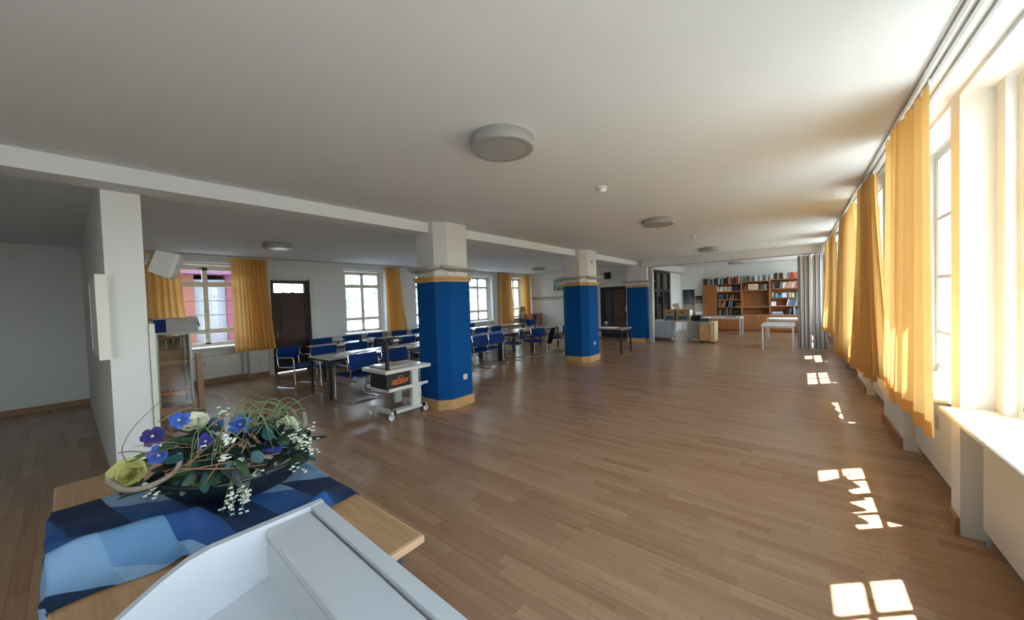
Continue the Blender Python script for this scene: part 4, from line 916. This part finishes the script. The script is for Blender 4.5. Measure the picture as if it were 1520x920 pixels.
prof = [(x1+0.03, 1.26), (x1+0.022, 1.38), (x1+0.012, 1.49), (x1-0.02, 1.508), ((x0+x1)/2, 1.51), (x0+0.02, 1.508), (x0-0.012, 1.49), (x0-0.02, 1.30)]
grid = [[(px+sag(i/n, k), y0+0.0+(y1-y0+0.10)*i/n-0.01, pz+(0.004*math.sin(i*1.3))) for i in range(n+1)] for k, (px, pz) in enumerate(prof)]
ct = thing('case_cloth', 'pale grey cloth with dark blue squares draped over the display case', 'cloth', (0,0,0))
cl.loft(grid, False, True, closed=False); cl.build('cloth', mat('pale_cloth', (0.55,0.54,0.53), 0.9), ct)
for ya, yb, za in ((y0-0.008, y0+0.13, 1.29),):
    s = MB(); s.add([(x1+0.040, ya, za), (x1+0.040, yb, za), (x1+0.024, yb, 1.49), (x1+0.024, ya, 1.49)], [(0,1,2,3)]); s.build('blue_square', mat('cloth_blue', (0.012,0.03,0.16), 0.9), ct)
s = MB().loft([[(x1-0.02, y1+0.095, 1.49), (x0+0.1, y1+0.095, 1.49)], [(x1-0.01, y1+0.12, 1.36), (x0+0.1, y1+0.12, 1.36)]], False, False, closed=False); s.build('blue_square', mat('cloth_blue', (0.012,0.03,0.16), 0.9), ct)
# things in the case
def ring_(lab, name, cat, y_, z, prof, m, x_=-7.85, n=16):
    o = MB().lathe(prof, n, None).build(name, m, None, (x_, y_, z)); return tag(o, lab, cat)
gg = glass('ware_glass', (0.80,0.90,0.88), 0.5)
for i, (y_, xx) in enumerate(((0.94, -7.78), (1.03, -7.80), (1.12, -7.76))):
    ring_(['left drinking glass in the display case', 'middle drinking glass in the display case', 'right drinking glass in the display case'][i], 'drinking_glass', 'glass', y_, 1.0215, [(0.03,0),(0.036,0.16),(0.033,0.16),(0.027,0.006)], gg, xx, 14)
ring_('woven basket in the top of the display case', 'basket', 'basket', 1.13, 1.0205+0.0, [(0.05,0),(0.085,0.06),(0.09,0.10),(0.08,0.10),(0.05,0.01)], mat('basket_tan', (0.36,0.24,0.12), 0.8), -7.93)
lt = thing('amber_bowl', 'amber bowl under the cloth in the display case', 'bowl', (-7.87, 1.05, 1.21))
MB().loft([[(0.10*math.cos(2*PI*i/20)*s_, 0.15*math.sin(2*PI*i/20)*s_, z) for i in range(20)] for s_, z in ((0.5,0.001),(0.9,0.03),(1.0,0.07),(0.94,0.07),(0.5,0.01))], True, True).build('bowl', mat('amber_glaze', (0.72,0.34,0.08), 0.25), lt)
og = thing('orange_row', 'orange tray with dark pieces on the bottom shelf of the display case', 'tray', (-7.80, 1.05, 0.3005))
MB().bbox(-0.05, 0.05, -0.17, 0.17, 0, 0.035, 0.006).build('tray', mat('orange_tray', (0.75,0.19,0.04), 0.5), og)
for i in range(5): MB().ball((0.0, -0.13+0.065*i, 0.045), 0.018, 8).build('piece', mat('dark_piece', (0.20,0.07,0.03), 0.5), og)

# ------------------------------------------------------------------ foreground: table, cloth, flower bowl, lectern
TZ = 0.74
tb = thing('oak_table', 'oak topped table in the left foreground under the blue cloth', 'table', (0, 0, 0))
tx0, tx1, ty0, ty1 = -2.93, -1.10, -0.06, 0.80
MB().bbox(tx0+0.004, tx1-0.004, ty0+0.004, ty1-0.004, TZ-0.026, TZ, 0.003).build('table_top', FOREOAK, tb)
eb = MB(); eb.bbox(tx1-0.006, tx1+0.006, ty0, ty1+0.004, TZ-0.028, TZ-0.002, 0.003); eb.bbox(tx0-0.006, tx0+0.006, ty0, ty1, TZ-0.028, TZ-0.002, 0.003); eb.bbox(tx0, tx1, ty1-0.004, ty1+0.006, TZ-0.028, TZ-0.002, 0.003); eb.bbox(tx0, tx1, ty0-0.006, ty0+0.004, TZ-0.028, TZ-0.002, 0.003)
eb.build('edge_band', OAKEDGE, tb)
DKL = mat('dark_leg', (0.05,0.06,0.08), 0.4)
for xa in (tx0+0.06, tx1-0.045):
    for ya in (ty0+0.06, ty1-0.09): MB().box(xa-0.018, xa+0.018, ya-0.018, ya+0.018, 0, TZ-0.026).build('leg', DKL, tb)
ap = MB(); ap.box(tx0+0.08, tx1-0.063, ty1-0.10, ty1-0.08, TZ-0.08, TZ-0.026); ap.box(tx0+0.08, tx1-0.063, ty0+0.05, ty0+0.07, TZ-0.08, TZ-0.026); ap.build('apron', DKL, tb)

def smooth(a, b, t): t = max(0, min(1, (t-a)/(b-a))); return t*t*(3-2*t)
def cloth_mat():
    m = bpy.data.materials.new('patchwork_cloth'); m.use_nodes = True; n, l = m.node_tree.nodes, m.node_tree.links; b = n['Principled BSDF']; b.inputs['Roughness'].default_value = 0.75; b.inputs['Specular IOR Level'].default_value = 0.35
    uv = n.new('ShaderNodeUVMap'); uv.uv_map = 'UVMap'; sp_ = n.new('ShaderNodeSeparateXYZ'); l.new(uv.outputs[0], sp_.inputs[0])
    def mth(op, a, b_=None, c=None):
        q = n.new('ShaderNodeMath'); q.operation = op
        for k, v_ in enumerate((a, b_, c)):
            if v_ is None: continue
            if isinstance(v_, (int, float)): q.inputs[k].default_value = v_
            else: l.new(v_, q.inputs[k])
        return q.outputs[0]
    u, v = sp_.outputs['X'], sp_.outputs['Y']
    p = mth('MULTIPLY_ADD', u, 0.18, v); bf = mth('MULTIPLY', p, 6.3); band = mth('FLOOR', bf)
    q = mth('ADD', mth('MULTIPLY', u, 2.7), mth('ADD', mth('MULTIPLY', band, 0.63), mth('MULTIPLY', p, 2.6)))
    idx = mth('ADD', mth('MULTIPLY', band, 2.0), mth('MULTIPLY', mth('FLOOR', q), 3.0))
    idx = mth('MULTIPLY_ADD', mth('FLOORED_MODULO', idx, 7.0), 1/7, 1/14)
    c = n.new('ShaderNodeValToRGB'); c.color_ramp.interpolation = 'CONSTANT'; l.new(idx, c.inputs[0]); el = c.color_ramp.elements
    for i, col in enumerate(PAT):
        if i < 2: el[i].position = i/7; el[i].color = (*col, 1)
        else: el.new(i/7).color = (*col, 1)
    l.new(c.outputs[0], b.inputs['Base Color']); return m
PAT = [(0.010,0.028,0.085), (0.16,0.27,0.42), (0.018,0.075,0.23), (0.10,0.21,0.37), (0.008,0.020,0.06), (0.014,0.06,0.20), (0.20,0.31,0.46)]
nu, nv = 120, 110
cx0, cx1 = -2.53, -1.60
vs, fs = [], []
for j in range(nv+1):
    v = j/nv; yb = ty1+0.03-(ty1-ty0+0.10)*v                      # from the far edge to past the near edge
    for i in range(nu+1):
        u = i/nu
        x_ = cx0+(cx1-cx0)*u + 0.03*math.sin(v*5.0+0.6)*smooth(0.6, 1, u)-0.07*smooth(0.45, 0.9, v)*smooth(0.5, 1, u)
        y_ = yb; z = TZ+0.003
        # crumpled ridges at the right front
        rr_ = math.exp(-((u-0.80+0.25*(v-0.5))/0.10)**2)*smooth(0.42, 0.62, v)*(1-0.3*smooth(0.85, 1.0, v))
        z += 0.105*rr_
        z += 0.035*math.exp(-((u-0.60+0.5*(v-0.6))/0.05)**2)*smooth(0.5, 0.7, v)
        z += 0.022*math.exp(-(((v-0.60)-0.35*(u-0.9))/0.035)**2)*smooth(0.55, 0.85, u)
        z += 0.045*math.exp(-((u-0.93)/0.045)**2)*math.exp(-((v-0.16)/0.10)**2)
        z += 0.004*(1+math.sin(u*23+v*9))*smooth(0.3, 0.7, v)+0.0015*(1+math.sin(u*40-v*31))
        if y_ > ty1-0.005+0.012: d = y_-(ty1+0.007); y_ = ty1+0.012; z = TZ-d*0.8
        if y_ < ty0-0.012: d = (ty0-0.012)-y_; y_ = ty0-0.014-0.01*math.sin(u*30); z = min(z, TZ)-d*1.0
        vs.append((x_, y_, z))
for j in range(nv):
    for i in range(nu): k = j*(nu+1)+i; fs.append((k, k+nu+1, k+nu+2, k+1))
me = bpy.data.meshes.new('patchwork_cloth'); me.from_pydata(vs, [], fs); me.polygons.foreach_set('use_smooth', [True]*len(fs)); me.materials.append(cloth_mat())
uvl = me.uv_layers.new(name='UVMap'); dat = []
for j in range(nv):
    for i in range(nu):
        for (jj, ii) in ((j, i), (j+1, i), (j+1, i+1), (j, i+1)): dat += [ii/nu, jj/nv]
uvl.data.foreach_set('uv', dat)
tag(put('patchwork_cloth', me), 'crumpled cloth of dark and light blue patches on the foreground oak table', 'cloth')

fa = thing('flower_arrangement', 'artificial flower arrangement in a black boat shaped bowl on the blue cloth', 'flowers', (-2.02, 0.47, TZ+0.012), 0)
BX, BY, BZ = -2.02, 0.47, TZ+0.012
# boat shaped bowl, long axis turned
ang = math.radians(66); n = 36; rings = []
for sc, z in ((0.42, 0.0), (0.62, 0.02), (0.84, 0.065), (0.97, 0.11), (1.0, 0.125), (0.94, 0.125), (0.78, 0.07), (0.3, 0.03)):
    rg = []
    for i in range(n):
        t = 2*PI*i/n; a, b_ = 0.30*sc*math.cos(t), 0.17*sc*math.sin(t)*(1-0.25*abs(math.cos(t)))
        rise = 0.018*max(0, abs(math.cos(t))-0.35)/0.65*(z/0.125)
        rg.append((a*math.cos(ang)-b_*math.sin(ang), a*math.sin(ang)+b_*math.cos(ang), z+rise))
    rings.append(rg)
MB().loft(rings, True, True).build('bowl', mat('black_bowl', (0.012,0.016,0.022), 0.4), fa)
MB().loft([[(0.29*s_*math.cos(2*PI*i/20)*math.cos(ang)-0.13*s_*math.sin(2*PI*i/20)*math.sin(ang), 0.29*s_*math.cos(2*PI*i/20)*math.sin(ang)+0.13*s_*math.sin(2*PI*i/20)*math.cos(ang), z) for i in range(20)] for s_, z in ((1.0,0.10),(0.8,0.15),(0.45,0.19),(0.1,0.20))], True, True).build('moss_mound', mat('dark_moss', (0.022,0.026,0.014), 0.95, noise=0.4, nscale=40, bump=1.0, bscale=60), fa)
def W2L(p): return (p[0]-BX, p[1]-BY, p[2]-BZ)
def petal(b, c, d, up, L, wd, curl, n=4, narrow=False):
    d = Vector(d).normalized(); s_ = d.cross(Vector(up)).normalized(); nrm = s_.cross(d); L_, R__ = [], []
    pts = []
    for k in range(n+1):
        t = k/n; p = Vector(c)+d*L*t+nrm*curl*L*t*t; w = wd*math.sin(PI*(0.10+(0.80 if narrow else 0.72)*t))
        pts.append((p-s_*w, p+nrm*(-0.12*w), p+s_*w))
    vs_ = [tuple(q) for r_ in pts for q in r_]; fs_ = []
    for k in range(n):
        for m_ in range(2): a = k*3+m_; fs_.append((a, a+1, a+4, a+3))
    b.add(vs_, fs_, True)
VIO = fabric('violet_petal', (0.085,0.08,0.38), 0.25); BLU = fabric('blue_petal', (0.085,0.16,0.52), 0.25); CRE = fabric('cream_petal', (0.82,0.80,0.62), 0.25); YEL = fabric('yellow_petal', (0.62,0.58,0.22), 0.25); PUR = fabric('dark_violet_petal', (0.06,0.05,0.20), 0.2)
def blossom(name, p, facing, R, m, layers, seed, lab=None, core=None):
    r = random.Random(seed); b = MB(); f_ = Vector(facing).normalized(); a0 = f_.orthogonal().normalized(); a1 = f_.cross(a0); P = Vector(W2L(p))
    for (cnt, tilt, L, wd, curl) in layers:
        o_ = r.uniform(0, 6.28)
        for k in range(cnt):
            a = o_+2*PI*k/cnt+r.uniform(-.12,.12); d = (a0*math.cos(a)+a1*math.sin(a))*math.cos(tilt)+f_*math.sin(tilt)
            petal(b, P, d, f_, R*L*r.uniform(.9,1.1), R*wd, curl+r.uniform(-.1,.1))
    o = b.build(name, m, fa)
    if lab: o['label'] = lab
    if core: MB().ball(tuple(P+f_*R*0.12), R*0.14, 8).build('flower_centre', core, o)
    return o
YC = mat('pollen', (0.6,0.55,0.35), 0.8); DC = mat('dark_centre', (0.10,0.05,0.12), 0.8)
ROSE = [(6, 0.2, 0.95, 0.62, 0.35), (6, 0.6, 0.85, 0.60, 0.25), (5, 0.95, 0.75, 0.5, 0.1), (5, 1.2, 0.65, 0.4, -0.05), (4, 1.4, 0.6, 0.25, -0.1)]
PHLX = [(6, 0.1, 0.85, 0.36, -0.25), (6, 0.5, 0.7, 0.34, 0.15), (4, 0.9, 0.45, 0.25, 0.1)]
AST = [(11, 0.05, 0.95, 0.22, -0.2), (10, 0.45, 0.85, 0.22, 0.2), (8, 0.85, 0.65, 0.22, 0.2), (6, 1.2, 0.45, 0.2, 0)]
TC = (2.0, -0.49, 0.75)                                            # towards the viewer
GRE = mat('leaf_green', (0.03,0.075,0.03), 0.55); GRE2 = mat('leaf_blue_green', (0.025,0.085,0.085), 0.5); GRE3 = mat('leaf_dark', (0.008,0.022,0.022), 0.5); PALE = mat('leaf_pale', (0.14,0.19,0.06), 0.6)
blossom('rose', (-2.06,0.33,1.105), (1,-0.1,1.8), 0.060, CRE, ROSE, 1, 'cream white rose at the top left of the bowl')
blossom('rose', (-1.98,0.655,1.01), (1.4,0.6,1.0), 0.062, CRE, ROSE, 2, 'cream white rose at the right of the bowl')
blossom('rose', (-2.0,0.64,0.955), (1.4,0.5,0.3), 0.05, CRE, ROSE, 12, 'second cream rose low at the right of the bowl')
blossom('rose', (-2.10,0.135,0.955), (1.4,-0.5,0.7), 0.066, YEL, ROSE, 3, 'yellow rose at the left end of the bowl')
blossom('blue_flower', (-1.97,0.475,1.085), TC, 0.048, BLU, AST, 4, 'bright blue flower at the centre', YC)
blossom('blue_flower', (-2.04,0.285,1.145), TC, 0.042, BLU, PHLX, 5, 'blue flower beside the top left rose', YC)
blossom('blue_flower', (-2.06,0.41,1.085), TC, 0.034, BLU, PHLX, 6, 'blue flower half hidden in the middle', YC)
blossom('blue_flower', (-2.04,0.218,1.02), (2.0,-0.2,0.4), 0.044, BLU, PHLX, 7, 'light blue flower at the lower left', YC)
blossom('violet_flower', (-2.05,0.205,1.10), TC, 0.046, PUR, PHLX, 8, 'dark violet flower at the upper left', YC)
blossom('violet_flower', (-1.98,0.355,1.045), TC, 0.040, VIO, PHLX, 9, 'violet flower left of centre', YC)
blossom('violet_flower', (-1.93,0.585,0.955), TC, 0.046, VIO, PHLX, 10, 'violet flower at the right above the bowl rim', YC)
blossom('violet_flower', (-1.90,0.645,0.895), (2,-0.1,-0.2), 0.03, VIO, PHLX, 11, 'small violet flower hanging at the right rim', YC)
def leaf_mesh(L, wd, curl, m):
    b = MB(); petal(b, (0,0,0), (1,0,0), (0,0,1), L, wd, curl, 5, True); b.tube([(0,0,-0.001),(L*0.5,0,curl*L*.25-0.004),(L,0,curl*L-0.001)], 0.0012, 4); return b.mesh('leaf', m)
LM = [leaf_mesh(0.075,0.026,-0.2,GRE2), leaf_mesh(0.10,0.024,-0.25,GRE), leaf_mesh(0.085,0.028,-0.15,GRE3), leaf_mesh(0.06,0.024,-0.2,GRE2), leaf_mesh(0.12,0.02,-0.3,GRE), leaf_mesh(0.07,0.024,-0.1,PALE), leaf_mesh(0.11,0.032,-0.2,GRE3)]
r = random.Random(21)
def leaf_at(p, d, k, roll=0.0, lab=None):
    d = Vector(d).normalized(); q = d.to_track_quat('X', 'Z') @ Quaternion((1,0,0), roll)
    o = put('leaf', LM[k], fa, W2L(p)); o.rotation_mode = 'QUATERNION'; o.rotation_quaternion = q
    if lab: o['label'] = lab
leaf_at((-1.955,0.275,1.0), (0.25,-0.45,0.35), 0, 0.9, 'round blue green leaf at the left'); leaf_at((-1.93,0.30,0.95), (0.3,-0.4,-0.1), 3, 0.9); leaf_at((-1.92,0.34,0.93), (0.4,-0.2,-0.5), 0, 0.5)
leaf_at((-2.0,0.52,1.02), (0.1,0.7,0.35), 6, -0.9, 'long dark leaf before the right rose'); leaf_at((-1.93,0.40,0.96), (0.4,0.2,-0.5), 2, 0.4); leaf_at((-1.92,0.42,0.95), (0.5,0.05,-0.8), 0, 0.2)
for k in range(120):
    a = r.uniform(0, 6.28); rad = math.sqrt(r.uniform(0.05, 1)); la, lb = 0.27*rad*math.cos(a), 0.13*rad*math.sin(a)
    p = (BX+la*math.cos(ang)-lb*math.sin(ang), BY+la*math.sin(ang)+lb*math.cos(ang), BZ+0.13+0.16*(1-rad**2)+r.uniform(-.03,.05))
    d = Vector((p[0]-BX+r.uniform(-.15,.2), p[1]-BY+r.uniform(-.2,.2), r.uniform(-0.15,0.22)))
    leaf_at(p, d, r.choice([0,1,1,2,2,2,3,4,4,5,6,6]), r.uniform(-.8,.8))
for p, d in (((-2.08,0.20,1.03),(-0.1,-0.5,-0.1)), ((-2.1,0.2,0.97),(0.3,-0.5,0.2)), ((-2.06,0.17,0.94),(0.5,-0.6,-0.1)), ((-2.03,0.25,1.06),(0.3,0.4,0.1)), ((-2.03,0.33,1.07),(0.5,0.2,-0.3)), ((-2.05,0.30,1.07),(0.4,-0.5,0.0)), ((-1.93,0.60,0.93),(0.3,-0.2,-0.2))): leaf_at(p, d, r.choice([1,2,4,5]), r.uniform(-.5,.5))
TW1 = mat('twig_brown', (0.24,0.13,0.065), 0.8); TW2 = mat('twig_grey', (0.17,0.13,0.10), 0.85); GRS = mat('grass_green', (0.13,0.20,0.09), 0.7)
def twig(name, pts, rad, m, r1=None, sm=True):
    P = [Vector(W2L(q)) for q in pts]
    if sm and len(P) > 2:
        Q = []
        for i in range(len(P)-1):
            a, b_, c, d = P[max(0,i-1)], P[i], P[i+1], P[min(len(P)-1,i+2)]
            for k in range(6):
                t = k/6; Q.append(0.5*((2*b_)+(c-a)*t+(2*a-5*b_+4*c-d)*t*t+(3*b_-a-3*c+d)*t**3))
        P = Q+[P[-1]]
    MB().tube(P, rad, 5, r1=r1).build(name, m, fa)
twig('twig', [(-1.97,0.36,1.10),(-1.97,0.50,1.20),(-1.96,0.56,1.12),(-1.96,0.62,1.08)], 0.0032, TW1, sm=False)
twig('twig', [(-1.92,0.28,0.98),(-1.95,0.38,1.05),(-1.96,0.50,1.19)], 0.003, TW1, sm=False)
twig('twig', [(-1.90,0.44,0.94),(-1.93,0.53,1.07),(-1.96,0.68,1.14)], 0.0032, TW1)
twig('twig', [(-2.02,0.50,1.10),(-1.98,0.62,1.09),(-1.96,0.745,1.09)], 0.0028, TW1)
twig('twig', [(-1.93,0.22,0.97),(-1.90,0.40,0.955),(-1.88,0.60,0.93)], 0.003, TW1)
twig('twig', [(-1.90,0.26,0.985),(-1.88,0.42,0.93),(-1.87,0.56,0.90)], 0.003, TW1)
twig('twig', [(-2.02,0.22,1.16),(-2.03,0.30,1.19),(-2.05,0.36,1.17)], 0.0028, TW2)
twig('twig', [(-2.05,0.13,1.02),(-2.05,0.12,1.08),(-2.05,0.16,1.16),(-2.06,0.24,1.24)], 0.0022, TW2, 0.001)
twig('twig', [(-2.0,0.20,1.04),(-2.04,0.15,1.06),(-2.07,0.11,1.06)], 0.0025, TW2)
twig('twig', [(-1.89,0.33,0.90),(-1.90,0.38,0.965),(-1.93,0.44,1.02)], 0.003, TW1, sm=False)
for k in range(44):
    a = r.uniform(0, 6.28); y_ = r.uniform(0.25, 0.68); p = (-1.98+r.uniform(-.1,.08), y_, 0.95+r.uniform(0,.12)); L = r.uniform(.08,.22)
    d = Vector((r.uniform(-.4,.4), r.uniform(-1,1), r.uniform(-.2,.45))).normalized()*L; twig('twig', [p, (p[0]+d.x*.5, p[1]+d.y*.5, p[2]+d.z*.6+.012), (p[0]+d.x, p[1]+d.y, p[2]+d.z)], 0.0022, r.choice([TW1, TW1, TW2]), 0.001)
for k in range(22):
    y_ = r.uniform(0.36, 0.6); p = (-1.97+r.uniform(-.06,.06), y_, 1.02+r.uniform(0,.06)); s_ = r.choice([1, 1, -1]); h = r.uniform(.04,.12); L = r.uniform(.08,.2)
    twig('grass_blade', [p, (p[0], p[1]+s_*L*.4, p[2]+h), (p[0]+.02, p[1]+s_*L*.85, p[2]+h*.7), (p[0]+.05, p[1]+s_*L*1.1, p[2]-.06)], 0.0022, GRS, 0.0012)
twig('grass_blade', [(-1.97,0.44,1.12),(-1.93,0.53,1.14),(-1.90,0.565,1.05),(-1.88,0.61,0.955)], 0.0028, GRS, 0.002)
twig('grass_blade', [(-1.97,0.46,1.13),(-1.95,0.58,1.13),(-1.93,0.64,1.05),(-1.92,0.67,1.0)], 0.0028, GRS, 0.002)
DRW = mat('driftwood', (0.23,0.18,0.14), 0.9, noise=0.35, nscale=30)
twig('driftwood', [(-2.06,0.08,0.965),(-1.99,0.12,0.935),(-1.96,0.19,0.935),(-1.95,0.26,0.975),(-2.0,0.27,1.04),(-2.06,0.24,1.06)], 0.013, DRW, 0.008)
twig('driftwood', [(-1.90,0.44,0.90),(-1.89,0.50,0.935),(-1.89,0.56,0.925),(-1.88,0.58,0.88)], 0.013, DRW, 0.009)
twig('driftwood', [(-1.88,0.46,0.875),(-1.87,0.54,0.865),(-1.88,0.64,0.89),(-1.92,0.70,0.94)], 0.012, DRW, 0.008)
twig('driftwood', [(-1.97,0.71,0.98),(-1.95,0.735,1.01),(-1.97,0.74,1.07)], 0.016, DRW, 0.011)
WF = mat('tiny_white_flower', (0.78,0.78,0.68), 0.7)
def sprig(p, d, L, seed, nfl=14):
    q = random.Random(seed); st_ = MB(); fl_ = MB(); P = Vector(W2L(p)); d = Vector(d).normalized()
    for k in range(5):
        e_ = P+(d+Vector((q.uniform(-.4,.4), q.uniform(-.4,.4), q.uniform(-.4,.4))))*L*q.uniform(.7,1.1); st_.tube([tuple(P), tuple(P.lerp(e_, .5)+Vector((0,0,.008))), tuple(e_)], 0.0012, 4)
        for i in range(nfl//5):
            c_ = P.lerp(e_, q.uniform(.55, 1.08))+Vector((q.uniform(-.012,.012), q.uniform(-.012,.012), q.uniform(-.01,.012)))
            for a in range(4): aa = a*PI/2+q.uniform(0,1); fl_.ball((c_.x+.004*math.cos(aa), c_.y+.004*math.sin(aa), c_.z), 0.0040, 6, (1,1,.7))
    o = st_.build('blossom_sprig', GRS, fa); f2 = fl_.build('tiny_blossoms', WF, o); f2['kind'] = 'stuff'
for i, (p, d, L, nf) in enumerate((((-1.90,0.64,0.94),(0.1,0.5,0.5),0.10,25), ((-1.90,0.66,0.93),(0.2,0.6,-0.1),0.11,25), ((-1.90,0.63,0.92),(0.3,0.3,-0.5),0.10,20), ((-1.91,0.61,0.96),(0.2,0.2,0.3),0.07,35), ((-1.91,0.65,0.95),(0.2,0.6,0.2),0.09,25),
    ((-1.87,0.43,0.90),(0.3,0.05,-1.0),0.10,30), ((-1.87,0.41,0.89),(0.3,-0.3,-0.9),0.10,20), ((-1.86,0.44,0.87),(0.25,0.1,-0.8),0.08,25), ((-1.92,0.42,1.02),(0.5,0.0,0.4),0.05,20), ((-1.92,0.41,0.98),(0.5,-0.2,-0.1),0.05,18), ((-1.91,0.44,0.945),(0.5,0.1,0.0),0.05,18), ((-2.0,0.35,1.0),(0.5,0.1,0.2),0.05,14), ((-2.05,0.17,0.935),(0.6,0.2,-0.5),0.08,16), ((-2.0,0.42,1.12),(0.2,0.1,0.6),0.05,12), ((-1.885,0.50,0.895),(0.6,0.2,-0.6),0.045,18))): sprig(p, d, L, i+50, nf)

lc = thing('lectern', 'pale grey white lectern with a raised rim at the bottom of the frame', 'lectern', (-1.060, 0.436, 0), math.radians(-2.0))
# local: x to the right, y away from the viewer (0 at the far rim)
prof = [(0.0, 1.055), (-0.245, 1.055), (-0.285, 1.048), (-0.33, 1.028), (-0.40, 0.985), (-0.50, 0.915), (-0.56, 0.86), (-0.56, 0.02), (0.0, 0.02)]
def side(xa, xb, name):
    vs_ = [(xa, p[0], p[1]) for p in prof]+[(xb, p[0], p[1]) for p in prof]; n = len(prof)
    MB().add(vs_, [tuple(range(n)), tuple(range(2*n-1, n-1, -1))]+[(i, n+i, n+(i+1) % n, (i+1) % n) for i in range(n)]).build(name, LECT, lc)
side(-0.010, 0.010, 'side_panel'); side(0.70, 0.72, 'side_panel')
MB().box(0.010, 0.70, -0.034, -0.002, 0.02, 1.053).build('front_panel', LECT, lc)
MB().bbox(0.010, 0.70, -0.140, -0.0385, 1.02, 1.045, 0.003).build('top_ledge', LECT, lc)
MB().box(0.010, 0.70, -0.140, -0.128, 0.90, 1.02).build('ledge_front', LECT, lc)
MB().add([(0.010,-0.14,0.925),(0.70,-0.14,0.925),(0.70,-0.55,0.83),(0.010,-0.55,0.83),(0.010,-0.14,0.905),(0.70,-0.14,0.905),(0.70,-0.55,0.81),(0.010,-0.55,0.81)], [(3,2,1,0),(4,5,6,7),(0,1,5,4),(1,2,6,5),(2,3,7,6),(3,0,4,7)]).build('reading_board', LECT, lc)
MB().box(0.010, 0.70, -0.53, -0.03, 0.02, 0.05).build('bottom_board', LECT, lc)

# ------------------------------------------------------------------ outside the left windows
yd = MB().box(-60, -10.4, -30, 50, -0.9, -0.6)
struct(yd.build('ground_outside', mat('yard_paving', (0.42,0.40,0.36), 0.9, noise=0.2, nscale=2)))
hs = thing('neighbour_house', 'pink rendered house with a white brick part close outside the left windows', 'building', (-14.6, 0, -0.6))
PK = mat('pink_render', (0.24,0.07,0.105), 0.9, noise=0.08, nscale=3); PO = mat('orange_pink_render', (0.26,0.095,0.075), 0.9, noise=0.15, nscale=4)
MB().box(-4, 0, -6, 2.55, 0, 3.35).build('orange_wall', PO, hs); 
MB().box(-4, -0.12, 2.55, 3.35, 0, 3.2).build('white_wall', mat('white_brick', (0.34,0.35,0.38), 0.8), hs)
br = MB()
for rw in range(40):
    for k in range(4):
        ya = 2.56+k*0.2+(0.1 if rw % 2 else 0); yb = min(3.34, ya+0.19)
        if yb > ya: br.box(-0.125, -0.11, ya, yb, 0.02+rw*0.078, 0.09+rw*0.078)
o = br.build('brick_courses', mat('white_brick_face', (0.36,0.37,0.41), 0.8), hs); o['kind'] = 'stuff'
MB().box(-4, 0.05, 3.35, 4.5, 0, 3.35).build('pink_wall', PK, hs)
MB().box(-4.2, 0.35, -6.3, 4.9, 3.35, 3.62).build('roof_edge', mat('mauve_eave', (0.24,0.10,0.17), 0.8), hs)
MB().box(0.0, 0.12, -6, 4.6, 0, 1.2).build('plinth_wall', mat('rose_plinth', (0.34,0.13,0.20), 0.9), hs)
def tree(lab, x_, y_, h, rad, seed):
    t = thing('tree', lab, 'tree', (x_, y_, -0.6), 0, 'trees outside the left windows')
    MB().tube([(0,0,0),(0.1,0,h*.4),(0,0.1,h*.8)], 0.16, 8, r1=0.05).build('trunk', mat('bark', (0.08,0.05,0.03), 0.9), t)
    b = MB(); q = random.Random(seed)
    for k in range(1500):
        a, e_ = q.uniform(0, 6.28), math.acos(q.uniform(-1, 1)); rr_ = rad*q.uniform(.4, 1)**.5*(1+.2*math.sin(3*a+seed)); p = Vector((rr_*math.sin(e_)*math.cos(a), rr_*math.sin(e_)*math.sin(a), h*.68+rr_*1.15*math.cos(e_)))
        d = Vector((q.uniform(-1,1), q.uniform(-1,1), q.uniform(-1,1))).normalized()*0.16; s_ = d.orthogonal().normalized()*0.07; b.add([tuple(p), tuple(p+d*.5+s_), tuple(p+d), tuple(p+d*.5-s_)], [(0,1,2,3)])
    o = b.build('foliage', fabric('tree_leaf', (0.16,0.32,0.17), 0.4), t); o['kind'] = 'stuff'
tree('pale green tree outside the bright window right of the door', -21, 9.5, 5.0, 2.0, 1)
tree('pale green tree outside the second bright window', -20, 13.5, 4.6, 1.8, 2)
tree('pale green tree outside the window right of the nearest column', -22, 20.5, 5.2, 2.1, 3)
tree('pale green tree far outside the corner window', -20, 25, 5.0, 2.0, 4)
